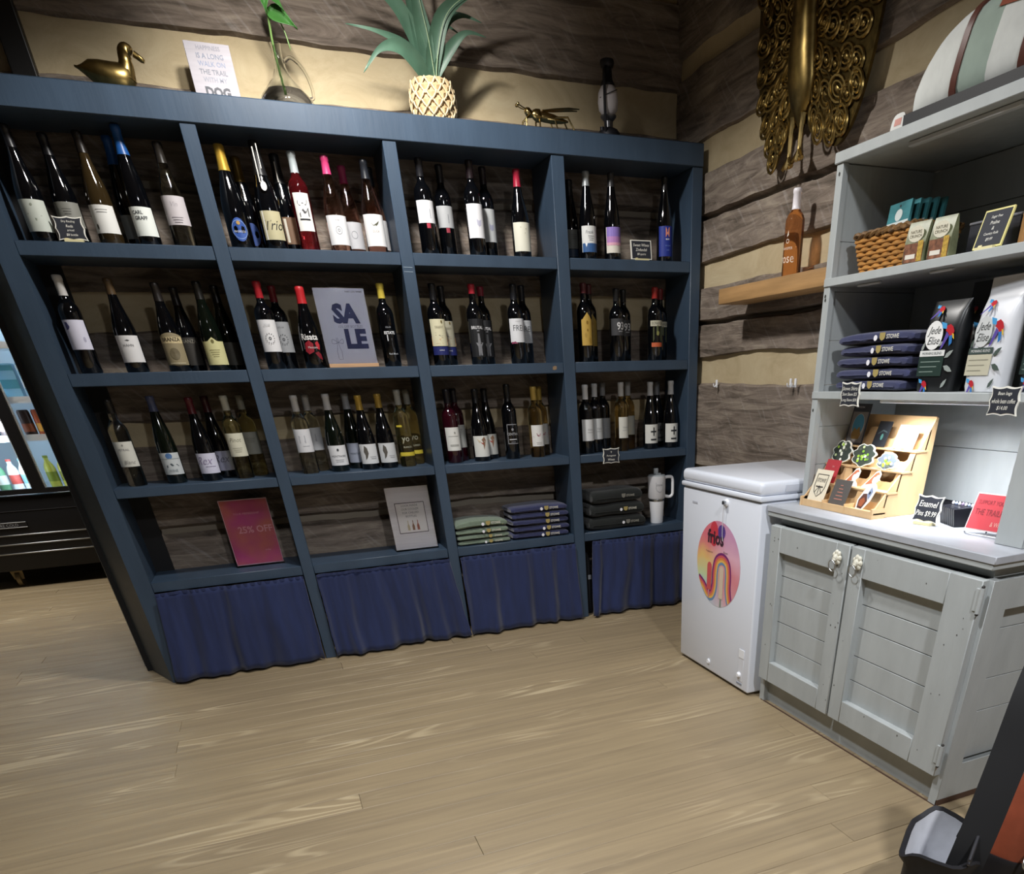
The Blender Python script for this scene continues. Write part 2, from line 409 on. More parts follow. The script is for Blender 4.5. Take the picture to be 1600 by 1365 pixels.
for c in range(4):
    x0, x1 = XS[2*c], XS[2*c+1]
    for r in range(4):
        part('shelf_board', MB().rbox(x0+.0005, x1-.0005, 0, DU, ZS[2*r+2], ZS[2*r+1], .002, 1), M_BLUE, unit)
part('paint_chip', MB().flat([(1.995, 1.223), (2.004, 1.221), (2.016, 1.224), (2.017, 1.236), (2.008, 1.238), (1.997, 1.235)], -.0006), C('#8a7358'), unit, 'bare wood paint chip')
for zc in (1.6, 1.585):
    part('paint_chip', MB().flat([(1.352, zc), (1.39, zc-.001), (1.39, zc+.001), (1.352, zc+.0015)], -.0068), C('#8fa0ae'), unit)

random.seed(5)
def curtain(x0t, x1t, x0b, x1b, label, seed, n):
    t = thing('curtain', label, 'curtain', (0, -.004, 0), 0, 'navy curtains under the shelf unit')
    ph = [random.uniform(0, 6.28) for _ in range(5)]
    def f(u, v):
        x = (x0t+(x1t-x0t)*u)*(1-v) + (x0b+(x1b-x0b)*u)*v
        k = .35+.65*v
        w = 6.28*n*(u + .09*nz(u*2.7, seed+1) + .03*nz(u*3, v*1.5, seed+2)) + ph[0]
        y = .013*math.sin(w) + .008*math.sin(1.9*w+ph[1]+1.5*v) + .03*nz(u*2.5+ph[2], v*.8, seed) + .003*(1-v)**2*math.sin(5*w)
        y = y*(.4+.75*v) - .016 - .016*v
        z = .4165 - v*(.404 + .007*nz(u*7, seed+7) + .004*nz(u*15, seed))
        return (x + .004*nz(u*8, v*5, seed+4), y, z)
    o = part('cloth', MB().grid(f, 110, 14), M_CURT, t)
    md = o.modifiers.new('thick', 'SOLIDIFY'); md.thickness = .002
    def h(u, v):
        p = f(u, 0); return (p[0], p[1]-.003-.0015*math.sin(120*u+5*nz(u*8, seed)), .4165-.012*v)
    part('gathered_hem', MB().grid(h, 110, 2), M_CURT, t)
curtain(.004, .634, -.045, .632, 'navy curtain at the left end of the shelf unit, nearest the drinks fridge', 1, 4)
curtain(.694, 1.346, .694, 1.40, 'navy curtain below the white bottle-order notice', 2, 5)
curtain(1.403, 2.05, 1.404, 2.06, 'navy curtain below the sage and navy shirt stacks', 3, 4)
curtain(2.155, 2.75, 2.125, 2.75, 'navy curtain next to the white freezer, with a dark gap at its left', 4, 4)
t = thing('bag_in_gap', 'dark bundle showing in the gap beside the rightmost navy curtain', 'bundle', (2.15, .09, 0))
part('body', MB().loft([[(.03*math.cos(a)*k, .05*math.sin(a)*k, z) for a in [2*PI*i/12 for i in range(12)]] for z, k in ((.0, .8), (.05, 1), (.2, .95), (.3, .7), (.34, .3))]), P('black cloth', '#101014', .8), t)
part('tag', MB().box(-.012, .006, -.053, -.051, .2, .225), C('#8f9298'), t)

# ------------------------------------------------------------------ wine bottles
PROF = {
 'bordeaux': (.037, [(0,.004),(.02,0),(.034,0),(.037,.005),(.037,.188),(.0362,.198),(.031,.212),(.0215,.224),(.0162,.232),(.0145,.244),(.014,.284),(.0157,.286),(.0157,.296),(.0142,.3),(0,.3)]),
 'burgundy': (.0405, [(0,.004),(.02,0),(.037,0),(.0405,.006),(.0405,.118),(.0385,.142),(.0335,.168),(.026,.196),(.0195,.222),(.0158,.246),(.0145,.262),(.014,.284),(.0157,.286),(.0157,.296),(.0142,.3),(0,.3)]),
 'flute': (.0385, [(0,.004),(.02,0),(.0355,0),(.0385,.005),(.0385,.118),(.0365,.148),(.031,.182),(.0235,.215),(.0175,.245),(.0148,.265),(.014,.284),(.0157,.286),(.0157,.296),(.0142,.3),(0,.3)]),
 'sparkling': (.0435, [(0,.006),(.02,0),(.04,0),(.0435,.006),(.0435,.115),(.041,.142),(.035,.17),(.0265,.2),(.0205,.225),(.0178,.25),(.017,.272),(.0178,.286),(.0178,.296),(.015,.3),(0,.3)])}
MESHC = {}
def cyl(poly_v, faces, R, rot=0):
    return [(R*math.sin(x/R+rot), -R*math.cos(x/R+rot), z) for x, z in poly_v], faces
def strip(x0, x1, z0, z1, n=12, top=None):
    v = []; f = []
    for i in range(n+1):
        u = i/n; x = x0+(x1-x0)*u
        v += [(x, z0), (x, z1 + (top(u) if top else 0))]
    f = [(2*i, 2*i+2, 2*i+3, 2*i+1) for i in range(n)]
    return v, f
def fan(pts):
    cx = sum(p[0] for p in pts)/len(pts); cz = sum(p[1] for p in pts)/len(pts)
    return [(cx, cz)]+pts, [(0, i+1, (i+1) % len(pts)+1) for i in range(len(pts))]
def bottle(x, y, z, h, prof, glass, cap, lab, prints, label, rot=0, caplen=.058, group=None, name='wine_bottle'):
    R, pr = PROF[prof]; k = h/.3
    t = thing(name, label, 'bottle', (x, y, z), rot, group)
    key = (prof, h, glass)
    if key not in MESHC: MESHC[key] = MB().lathe([(r, zz*k) for r, zz in pr], 28).mesh('glass_body', GL[glass], True, 1.2)
    link('glass_body', MESHC[key], t)
    if cap:
        rn = .0185 if prof == 'sparkling' else .0160
        hexc, cm = cap if isinstance(cap, tuple) else (cap, 0)
        key = ('cap', prof, h, hexc, caplen)
        if key not in MESHC:
            pts = [(r+.0009, zz*k) for r, zz in pr[:-1] if zz*k > h-caplen] 
            r0 = None
            for (ra, za), (rb, zb) in zip(pr, pr[1:]):
                if za*k <= h-caplen <= zb*k and zb > za: r0 = ra+(rb-ra)*((h-caplen)/k-za)/(zb-za)
            pts = [((r0 or .0145), h-caplen), ((r0 or .0145)+.0009, h-caplen+.0004)] + pts + [(pr[-2][0], h+.0008), (0, h+.001)]
            MESHC[key] = MB().lathe(pts, 24).mesh('capsule', P('capsule '+hexc, hexc, .38, metal=cm), True, 1.0)
        link('capsule', MESHC[key], t)
    Rl = R+.0006
    if lab:
        z0, z1, hexc, half = lab[:4]
        v, f = strip(-half*Rl, half*Rl, z0, z1, 16, lab[4] if len(lab) > 4 else None)
        v, f = cyl(v, f, Rl)
        part('front_label', MB().add(v, f), C(hexc, .5), t)
    groups = {}
    for i, p in enumerate(prints):
        kind, hexc = p[0], p[1]
        if kind == 't':
            _, _, s, hh, xc, zc = p[:6]; o = p[6] if len(p) > 6 else {}
            v, f = text2d(s, hh, o.get('w', R*1.7), o.get('shear', 0), o.get('bold', 0)); v = [(a+xc, b+zc) for a, b in v]
        elif kind == 'r':
            v, f = strip(p[2], p[3], p[4], p[5], 8)
        elif kind == 'p': v, f = fan(p[2])
        elif kind == 'ring':
            _, _, cx, cz, r, w = p; n = 24
            v = []; f = []
            for q in range(n):
                a = 2*PI*q/n; v += [(cx+(r-w/2)*math.cos(a), cz+(r-w/2)*math.sin(a)), (cx+(r+w/2)*math.cos(a), cz+(r+w/2)*math.sin(a))]
            f = [(2*q, 2*q+1, 2*((q+1) % n)+1, 2*((q+1) % n)) for q in range(n)]
        g = groups.setdefault(hexc, MB())
        v, f = cyl(v, f, R+.0011+.00025*i); g.add(v, f)
    for hexc, g in groups.items():
        part('label_print', g, C(hexc, .5), t, smooth=False)
    return t
def wavy(a, n, ph=0): return lambda u: a*math.sin(n*PI*u+ph)
LB = lambda z0, z1, c, half=1.2, top=None: (z0, z1, c, half, top) if top else (z0, z1, c, half)
small = lambda c, z, w=.03, n=3: [('r', c, -w/2*(1-.15*i), w/2*(1-.15*i), z-i*.007, z-i*.007+.0016) for i in range(n)]
W1, W2, W3 = ZS[1], ZS[3], ZS[5]
GW = 'wine bottles on the navy shelf unit'  # back-row bottles have shade painted in: darker label, print and capsule colours
def B(x, y, z, h, prof, glass, cap, lab, prints, label, rot=0, **k):
    # bottles face the aisle, turned slightly towards the middle of the room
    return bottle(x, y, z+.0002, h, prof, glass, cap, lab, prints, label, rot, group=GW, **k)
wh = '#dcdcd8'; cr = '#d6d0a8'; ink = '#30333a'
# --- top row, first bay
B(.088, .075, W1, .315, 'burgundy', 'black', '#101014', LB(.03, .118, '#b9bfb6'), [('p', '#7f8a80', [(-.04, .035), (.04, .035), (.04, .06), (.02, .075), (0, .066), (-.02, .08), (-.04, .068)]), ('p', '#8c9384', ell(0, .104, .004, .004, 8))] , 'dark bottle with misty landscape label, leftmost on the top shelf')
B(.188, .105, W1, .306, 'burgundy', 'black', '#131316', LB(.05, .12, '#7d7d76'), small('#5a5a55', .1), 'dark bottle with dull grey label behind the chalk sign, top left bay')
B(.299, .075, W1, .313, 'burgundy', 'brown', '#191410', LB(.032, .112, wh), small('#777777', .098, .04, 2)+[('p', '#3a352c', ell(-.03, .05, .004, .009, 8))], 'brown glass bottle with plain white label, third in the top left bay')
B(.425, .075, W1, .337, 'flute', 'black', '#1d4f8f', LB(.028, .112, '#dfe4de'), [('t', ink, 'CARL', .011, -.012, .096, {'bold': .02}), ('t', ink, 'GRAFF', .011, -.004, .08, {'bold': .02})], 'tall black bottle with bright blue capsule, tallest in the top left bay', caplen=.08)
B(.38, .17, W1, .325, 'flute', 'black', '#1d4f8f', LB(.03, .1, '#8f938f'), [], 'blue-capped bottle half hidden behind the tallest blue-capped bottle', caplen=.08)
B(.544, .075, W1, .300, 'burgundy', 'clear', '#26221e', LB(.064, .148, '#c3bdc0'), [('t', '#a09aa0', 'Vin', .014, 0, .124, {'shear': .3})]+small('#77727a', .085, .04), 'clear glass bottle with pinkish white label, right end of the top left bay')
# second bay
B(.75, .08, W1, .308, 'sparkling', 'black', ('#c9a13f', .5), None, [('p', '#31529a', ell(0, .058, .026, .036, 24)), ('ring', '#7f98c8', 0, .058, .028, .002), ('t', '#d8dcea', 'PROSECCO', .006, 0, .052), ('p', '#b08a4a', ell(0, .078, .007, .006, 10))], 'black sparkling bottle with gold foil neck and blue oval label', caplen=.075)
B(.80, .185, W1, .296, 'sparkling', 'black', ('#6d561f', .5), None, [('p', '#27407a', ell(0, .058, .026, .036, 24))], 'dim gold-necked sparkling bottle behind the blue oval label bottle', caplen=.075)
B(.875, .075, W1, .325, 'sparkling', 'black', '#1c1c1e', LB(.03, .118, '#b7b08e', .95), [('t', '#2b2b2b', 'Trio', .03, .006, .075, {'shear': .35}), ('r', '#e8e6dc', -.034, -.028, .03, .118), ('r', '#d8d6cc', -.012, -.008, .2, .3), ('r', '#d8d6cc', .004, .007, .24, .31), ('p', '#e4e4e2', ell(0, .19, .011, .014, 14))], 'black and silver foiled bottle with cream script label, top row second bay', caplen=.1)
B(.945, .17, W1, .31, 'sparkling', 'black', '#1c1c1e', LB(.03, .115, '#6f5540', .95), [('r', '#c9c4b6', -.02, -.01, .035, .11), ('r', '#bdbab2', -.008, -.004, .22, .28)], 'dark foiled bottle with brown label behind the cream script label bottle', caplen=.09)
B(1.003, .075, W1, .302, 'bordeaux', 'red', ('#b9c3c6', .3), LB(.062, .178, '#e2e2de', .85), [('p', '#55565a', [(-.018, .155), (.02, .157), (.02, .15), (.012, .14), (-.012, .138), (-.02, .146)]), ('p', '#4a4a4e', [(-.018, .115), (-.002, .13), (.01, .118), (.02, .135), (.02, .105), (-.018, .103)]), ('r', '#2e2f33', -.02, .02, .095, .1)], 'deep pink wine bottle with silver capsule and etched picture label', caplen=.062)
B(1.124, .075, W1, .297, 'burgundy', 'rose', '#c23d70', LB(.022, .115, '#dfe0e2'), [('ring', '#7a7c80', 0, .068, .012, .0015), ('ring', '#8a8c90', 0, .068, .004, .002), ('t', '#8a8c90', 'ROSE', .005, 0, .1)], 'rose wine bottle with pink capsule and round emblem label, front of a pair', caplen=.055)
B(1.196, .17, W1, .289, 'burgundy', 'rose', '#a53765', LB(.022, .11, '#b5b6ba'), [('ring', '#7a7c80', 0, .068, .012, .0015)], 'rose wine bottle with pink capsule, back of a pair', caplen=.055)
B(1.272, .075, W1, .294, 'burgundy', 'rose', '#1d2026', LB(.022, .124, '#e4e4e4', 1.25), [('p', '#4f5040', [(-.017, .096), (.004, .092), (.012, .1), (.018, .103), (.013, .094), (.006, .087), (-.008, .087)]), ('t', '#a09080', 'DUCK', .007, 0, .07)], 'dark-capped pale bottle with a duck printed on its white label')
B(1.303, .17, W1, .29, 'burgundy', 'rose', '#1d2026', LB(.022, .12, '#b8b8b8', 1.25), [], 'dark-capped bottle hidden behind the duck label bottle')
# third bay
pr = [('t', '#6a6c74', 'RESERVE', .0055, .018, .155)]
B(1.496, .075, W1, .313, 'bordeaux', 'black', '#17171b', LB(.105, .178, '#dcdde0'), [('r', '#a83246', -.008, .008, .088, .104), ('r', '#7c7f88', .012, .014, .12, .15)], 'black bottle with white label and red tab, front of a pair in the third bay')
B(1.599, .165, W1, .314, 'bordeaux', 'black', '#17171b', LB(.105, .178, '#a9abad'), [('r', '#8c2b3c', -.008, .008, .088, .104), ('r', '#5c5f68', .006, .008, .12, .15)], 'black bottle with white label in painted shade and red tab, back of a pair in the third bay')  # shade of the back row put into the label and tab colours
B(1.709, .075, W1, .318, 'bordeaux', 'black', '#1b1216', LB(.062, .176, '#dfe0e4'), [('p', '#b9b9cc', [(-.002, .125), (.012, .12), (.02, .125), (.018, .105), (.008, .1), (.0, .106)])], 'black bottle with tall white label, front of a pair in the third bay')
B(1.79, .165, W1, .318, 'bordeaux', 'black', '#1b1216', LB(.062, .176, '#b4b7b8'), [('p', '#9294a8', [(-.002, .125), (.012, .12), (.02, .125), (.018, .105), (.008, .1), (.0, .106)])], 'black bottle with tall white label in painted shade, back of a pair in the third bay')  # same white label as its front twin, darkened to paint in shade
B(1.916, .075, W1, .301, 'burgundy', 'black', '#9c2038', LB(.022, .122, '#d9d8c8'), [('p', '#a9a796', ell(-.012, .105, .002, .002, 6)), ('p', '#a9a796', ell(.012, .1, .003, .002, 6)), ('p', '#a9a796', ell(.006, .085, .002, .002, 6))], 'black bottle with crimson capsule and cream label, alone in the third bay')
# fourth bay
B(2.197, .17, W1, .298, 'flute', 'black', '#141416', LB(.05, .12, '#70736f'), [('r', '#2a3b55', -.03, .03, .02, .048)]+small('#50534f', .1), 'shadowed bottle with grey label against the left side of the top right bay')
B(2.243, .075, W1, .312, 'flute', 'black', ('#8f9496', .3), LB(.028, .122, '#d8dad8'), [('r', '#32598c', -.044, .044, .028, .06), ('p', '#e8ecef', [(-.03, .06), (-.018, .06), (-.024, .046)]), ('t', '#9a9da2', 'Fresh', .012, -.008, .1, {'shear': .3})]+small('#8a8d92', .085), 'black bottle with white label banded blue below', caplen=.05)
B(2.367, .075, W1, .315, 'flute', 'black', '#2a2a2c', LB(.028, .122, '#d9d4c8'), [('r', '#8b76c0', -.044, .044, .088, .122), ('r', '#b07fb8', -.044, .044, .066, .088), ('r', '#d9a4b8', -.044, .044, .056, .066)], 'black bottle with a lilac and pink landscape label', caplen=.05)
B(2.646, .075, W1, .316, 'flute', 'black', '#101012', LB(.022, .135, '#1c2f86'), [('p', '#d98a72', [(-.012, .13), (.008, .13), (.008, .095), (-.012, .095)]), ('p', '#1c2f86', [(-.004, .125), (.001, .125), (-.001, .113), (-.006, .113)]), ('t', '#e6e8f0', 'BLUE', .006, -.002, .086, {'bold': .02}), ('t', '#6f86c8', 'RIESLING', .005, 0, .062), ('t', '#6f86c8', 'SWEET', .004, 0, .045)], 'black bottle with a royal blue label, rightmost on the top shelf', caplen=.05)
# --- second row, first bay
B(.076, .075, W2, .309, 'bordeaux', 'black', '#b9b7b4', LB(.078, .172, '#cfcfe0'), [('p', '#4b4a78', [(-.03, .165), (-.02, .165), (-.014, .15), (-.02, .143), (-.03, .14)]), ('p', '#a7a6bc', ell(.022, .11, .005, .009, 8))], 'black bottle with pale silver capsule and lilac-white label, left end of the second row', caplen=.062)
B(.236, .075, W2, .302, 'burgundy', 'black', '#4a3a26', LB(.034, .122, '#d9d9da'), [('p', '#4a4a4c', [(-.008, .106), (.002, .109), (.01, .106), (.002, .103)]), ('t', '#77777a', 'HAHN', .009, 0, .09)], 'black bottle with amber neck and a white bird label', caplen=.05)
B(.39, .075, W2, .29, 'burgundy', 'black', '#1e1a18', LB(.022, .118, '#8f8468', 1.15, lambda u: .012*math.sin(PI*u)), [('r', '#c4b48c', -.046, .046, .095, .116), ('t', '#2c271f', 'BRANZA', .013, 0, .108, {'bold': .02}), ('p', '#6f664f', ell(0, .06, .018, .02, 16)), ('r', '#b7ad90', -.03, .03, .026, .03)], 'black bottle with arched tan lettered label, front of a pair')
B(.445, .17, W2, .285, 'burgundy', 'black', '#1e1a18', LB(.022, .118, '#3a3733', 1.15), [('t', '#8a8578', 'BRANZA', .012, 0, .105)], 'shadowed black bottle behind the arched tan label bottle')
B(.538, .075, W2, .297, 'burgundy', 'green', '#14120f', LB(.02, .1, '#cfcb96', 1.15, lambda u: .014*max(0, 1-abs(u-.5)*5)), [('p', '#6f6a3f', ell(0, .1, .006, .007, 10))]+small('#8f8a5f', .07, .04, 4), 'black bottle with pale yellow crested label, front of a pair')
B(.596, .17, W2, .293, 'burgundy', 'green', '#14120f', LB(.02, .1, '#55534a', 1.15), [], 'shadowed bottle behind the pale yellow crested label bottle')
# second bay
sun = [('ring', '#3c3e44', 0, .108, .004, .003)] + [('p', '#3c3e44', ell(.017*math.cos(a), .108+.017*math.sin(a), .002, .002, 6)) for a in [2*PI*i/12 for i in range(12)]] + [('t', '#9a9ca0', 'SOLAR', .006, 0, .155)]
B(.76, .075, W2, .30, 'bordeaux', 'black', '#a01f28', LB(.062, .172, '#dedee0'), sun, 'red-capped bottle with white dotted-sun label, front of a pair', caplen=.055)
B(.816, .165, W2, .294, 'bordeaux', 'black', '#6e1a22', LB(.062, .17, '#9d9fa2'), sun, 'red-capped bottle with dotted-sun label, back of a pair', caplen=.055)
B(.92, .07, W2, .285, 'sparkling', 'black', '#b4262c', None, [('t', '#e6e6e6', 'Risata', .022, -.006, .112, {'bold': .02}), ('p', '#8e1f2c', [(-.03, .09), (-.012, .1), (.004, .088), (.002, .06), (-.02, .05), (-.034, .062)]), ('p', '#b5303a', [(.012, .09), (.024, .098), (.032, .084), (.028, .066), (.016, .07)]), ('p', '#7c1a28', [(.004, .055), (.02, .06), (.03, .05), (.034, .03), (.02, .035)]), ('t', '#d8c8c8', 'Moscato', .008, .0, .075)], 'black bottle with red capsule and red flower print left of the SALE sign', caplen=.058)
B(1.252, .075, W2, .30, 'bordeaux', 'black', '#cbb64a', None, [('t', '#a9adb4', 'CELLAR', .005, .0, .145), ('t', '#e0e2e6', 'ESTATE', .011, .002, .125, {'bold': .03}), ('r', '#d0d2d6', -.012, -.008, .095, .118), ('t', '#b8bcc2', 'Red Blend', .007, .006, .048)], 'black bottle with yellow capsule and white print right of the SALE sign', caplen=.052)
# third bay
def dune(a): return [('p', '#cc8a4c', [(-.045, .108), (-.02, .116), (.01, .106), (.045, .112), (.045, .085), (.01, .082), (-.02, .092), (-.045, .084)]), ('p', '#3b2448', [(-.045, .118), (-.02, .124), (.012, .112), (.045, .118), (.045, .11), (.012, .104), (-.02, .115), (-.045, .108)]), ('r', '#232a66', -.045, .045, .04, .072), ('p', '#e0b288', [(-.045, .09), (-.02, .084), (.045, .088), (.045, .076), (-.045, .076)]), ('t', '#d0d4e0', 'SHIRAZ', .005, 0, .058), ('t', '#8a8672', 'DESERT', .008, 0, .145), ('p', '#6a5a30', ell(.014, .165, .004, .005, 8))]
B(1.477, .075, W2, .303, 'bordeaux', 'black', '#101013', LB(.074, .174, '#d9d4b4', 1.15), dune(1), 'bottle with cream, orange and navy wave label, front of a pair')
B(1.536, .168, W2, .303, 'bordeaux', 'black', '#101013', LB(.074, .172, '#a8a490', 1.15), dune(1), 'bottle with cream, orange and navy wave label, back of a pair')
bc = [('r', '#3e4146', -.044, .044, .03, .175), ('t', '#c9c9cc', 'BRUTAL', .012, -.002, .142, {'bold': .03}), ('r', '#8a8a8e', -.006, .006, .128, .132), ('p', '#77787c', [(-.004, .12), (.004, .12), (.007, .085), (.02, .085), (.01, .07), (.01, .035), (-.008, .035), (-.008, .07), (-.016, .085), (-.006, .085)])]
bc[0] = ('r', '#1c1d20', -.044, .044, .03, .175)
B(1.656, .075, W2, .303, 'bordeaux', 'black', '#9c2130', None, bc, 'black bottle with red-tipped capsule and grey knife print, front of a pair', caplen=.035)
B(1.722, .168, W2, .303, 'bordeaux', 'black', '#7c2030', None, bc, 'black bottle with red-tipped capsule and grey knife print, back of a pair', caplen=.035)
fr = [('t', '#55585c', 'FREI', .022, 0, .14, {'w': .05}), ('t', '#9a9ca2', 'vineyards', .006, 0, .165), ('p', '#8a3a5a', [(-.04, .086), (-.02, .088), (-.006, .079), (-.022, .08), (-.04, .078)])]
B(1.852, .075, W2, .306, 'bordeaux', 'black', '#14151a', LB(.084, .176, '#dcdee2', 1.2), fr, 'bottle with ragged-edged white label, front of a pair')
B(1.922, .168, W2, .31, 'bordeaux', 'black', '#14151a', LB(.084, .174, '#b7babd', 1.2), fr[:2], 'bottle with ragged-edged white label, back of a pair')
# fourth bay
gd = [('p', '#8a6a28', ell(0, .16, .006, .008, 10)), ('p', '#8a6a28', ell(0, .13, .004, .006, 8)), ('p', '#a88a40', ell(-.01, .11, .006, .01, 8)), ('p', '#a88a40', ell(.01, .09, .006, .012, 8))]
B(2.205, .075, W2, .315, 'bordeaux', 'black', '#4a1a20', LB(.068, .172, '#bb9a4a', .8, lambda u: .028*max(0, 1-abs(u-.5)*2.4)), gd, 'bottle with pointed mustard-gold label, front of a pair', caplen=.04)
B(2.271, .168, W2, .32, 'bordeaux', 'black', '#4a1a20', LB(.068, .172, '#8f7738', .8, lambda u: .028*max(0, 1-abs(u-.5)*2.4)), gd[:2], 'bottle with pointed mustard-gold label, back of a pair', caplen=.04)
nn = [('t', '#d2d2d4', '93', .032, .006, .146, {'bold': .02}), ('r', '#8a8a8e', -.006, .018, .122, .126)]
B(2.378, .075, W2, .296, 'bordeaux', 'black', '#17181a', LB(.108, .176, '#3a3b3e', 1.2), nn, 'black bottle with grey label numbered 93, front of a pair', caplen=.05)
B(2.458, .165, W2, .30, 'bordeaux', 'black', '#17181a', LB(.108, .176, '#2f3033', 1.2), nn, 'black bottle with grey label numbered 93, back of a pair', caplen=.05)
og = [('r', '#bcb9a4', -.04, .04, .145, .168), ('t', '#4a4a44', 'BONANZA', .012, 0, .157), ('p', '#4b5030', [(-.026, .14), (0, .15), (.026, .14), (.026, .08), (-.026, .08)]), ('r', '#c4603a', -.034, .03, .058, .076), ('p', '#8a8a50', ell(0, .115, .008, .01, 10))]
B(2.592, .075, W2, .303, 'bordeaux', 'black', '#8e2420', None, og, 'red-capped bottle with arched cream banner and orange strip, front of a pair', caplen=.045)
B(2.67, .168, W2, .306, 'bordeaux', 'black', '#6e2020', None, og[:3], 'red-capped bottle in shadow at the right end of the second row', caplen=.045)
# --- third row, first bay
B(.083, .1, W3, .319, 'bordeaux', 'clear', '#1c1a18', LB(.075, .168, '#cfcfc6'), [('t', '#77777a', 'PETRAIL', .008, 0, .138), ('p', '#9a9a94', ell(0, .155, .004, .004, 8)), ('t', '#8f8f8a', 'Blanc', .014, .006, .092, {'shear': .3})], 'clear glass bottle with ivory label, left end of the third row', caplen=.05)
B(.238, .1, W3, .325, 'flute', 'green', '#3f4560', LB(.035, .118, '#c2c8ca'), [('p', '#4f74a4', ell(0, .106, .013, .011, 16)), ('r', '#9aa4a8', -.044, .044, .094, .097), ('p', '#4b555c', [(-.02, .07), (.0, .078), (.024, .074), (.03, .066), (.006, .068), (-.02, .062)]), ('t', '#7f8a90', 'WINE', .01, 0, .05)], 'dark flute bottle with round blue seal on a pale label', caplen=.055)
B(.378, .1, W3, .316, 'burgundy', 'black', '#4f151c', LB(.03, .108, '#cfcfe2'), [('t', '#8f86a4', 'Rex', .03, -.01, .08, {'shear': .5}), ('r', '#8a84a0', -.01, .03, .056, .058)], 'dark bottle with maroon capsule and lilac script label, front of a pair', caplen=.06)
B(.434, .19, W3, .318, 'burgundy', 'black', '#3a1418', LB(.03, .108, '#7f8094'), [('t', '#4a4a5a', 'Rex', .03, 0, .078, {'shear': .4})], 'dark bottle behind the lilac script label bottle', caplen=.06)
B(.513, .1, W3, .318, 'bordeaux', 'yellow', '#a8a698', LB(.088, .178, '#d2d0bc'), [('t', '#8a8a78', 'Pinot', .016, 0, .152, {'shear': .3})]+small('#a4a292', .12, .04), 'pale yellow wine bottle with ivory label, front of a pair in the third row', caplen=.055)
B(.573, .19, W3, .318, 'bordeaux', 'yellow', '#8a887c', LB(.088, .176, '#8f8f86'), small('#6f6f68', .15, .04), 'pale yellow wine bottle with ivory label in painted shade, back of a pair in the third row', caplen=.055)  # ivory label and capsule greyed to paint in the back row's shade
# second bay
B(.793, .1, W3, .31, 'bordeaux', 'clear', '#b9b7b4', LB(.088, .18, '#d3d4d8'), [('t', '#a9abb2', 'N', .03, -.006, .14), ('r', '#b5b7bc', -.01, .02, .112, .114)], 'clear bottle with white capsule and white label, front of a pair', caplen=.062)
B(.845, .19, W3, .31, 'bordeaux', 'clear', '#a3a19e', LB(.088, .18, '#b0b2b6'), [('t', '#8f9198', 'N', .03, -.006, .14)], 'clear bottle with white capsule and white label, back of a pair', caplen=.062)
B(.928, .1, W3, .311, 'burgundy', 'green', '#b4b3b2', LB(.026, .108, '#dcdde0'), [('t', '#33353a', 'MONTINORE', .008, 0, .064), ('p', '#3c3e44', ell(0, .09, .005, .006, 8))]+small('#8f9196', .048, .04, 2), 'dark green bottle with white capsule and wide white label', caplen=.062)
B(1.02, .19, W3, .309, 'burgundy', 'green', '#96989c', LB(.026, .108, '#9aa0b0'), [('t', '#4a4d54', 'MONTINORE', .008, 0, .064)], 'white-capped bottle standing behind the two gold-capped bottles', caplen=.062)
lf = [('p', '#5a5650', [(-.02, .1), (-.008, .09), (-.004, .068), (-.012, .05), (-.022, .04), (-.02, .06), (-.026, .075)]), ('r', '#a5a7aa', .0, .03, .052, .054), ('r', '#a5a7aa', .004, .03, .045, .047)]
B(1.067, .1, W3, .301, 'burgundy', 'black', ('#b08f3c', .3), LB(.024, .106, '#d6d8da'), lf, 'gold-capped black bottle with leaf label, left of the two', caplen=.058)
B(1.155, .1, W3, .304, 'burgundy', 'black', ('#a08238', .3), LB(.024, .106, '#ccced0'), lf, 'gold-capped black bottle with leaf label, right of the two', caplen=.055)
yo = [('t', '#b9b9a4', 'yo', .026, .0, .112, {}), ('t', '#c9c9b0', 'BLANCO', .007, .004, .084), ('r', '#c4b23a', -.04, .04, .046, .062), ('r', '#c4b23a', -.036, -.008, .168, .176)]
B(1.246, .1, W3, .317, 'bordeaux', 'yellow', '#8f8e86', None, yo, 'yellow wine bottle with white two-letter print, front of a pair', caplen=.06)
B(1.303, .188, W3, .316, 'bordeaux', 'yellow', '#8a8982', None, yo[:3], 'yellow wine bottle with white two-letter print, back of a pair', caplen=.06)
# third bay
B(1.478, .1, W3, .313, 'bordeaux', 'wine', '#16131a', LB(.055, .155, '#dbdbd6', 1.1), [('r', '#8a8a86', -.026, .026, .116, .118), ('r', '#a9a9a4', -.022, .022, .074, .082), ('p', '#8f8f8a', ell(.008, .132, .004, .005, 8))], 'red wine bottle with plain white label, left end of the third row third bay')
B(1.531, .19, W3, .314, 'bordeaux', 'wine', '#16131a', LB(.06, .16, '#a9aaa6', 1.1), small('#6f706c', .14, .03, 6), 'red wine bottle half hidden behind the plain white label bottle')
brd = [('p', '#8a6a55', [(.0, .098), (.012, .108), (.02, .094), (.013, .07), (.006, .05), (.004, .072), (-.016, .086)]), ('p', '#a04038', [(-.012, .086), (.008, .08), (.002, .074)]), ('p', '#c9b9a0', [(-.026, .1), (-.008, .09), (-.016, .082)])]
B(1.617, .1, W3, .31, 'burgundy', 'black', '#111114', LB(.02, .112, '#d9dad4', 1.15), brd, 'black bottle with a bird painted on its white label, front of a pair')
B(1.687, .19, W3, .31, 'burgundy', 'black', '#111114', LB(.02, .112, '#b9bab4', 1.15), brd, 'black bottle with a bird painted on its white label, back of a pair')
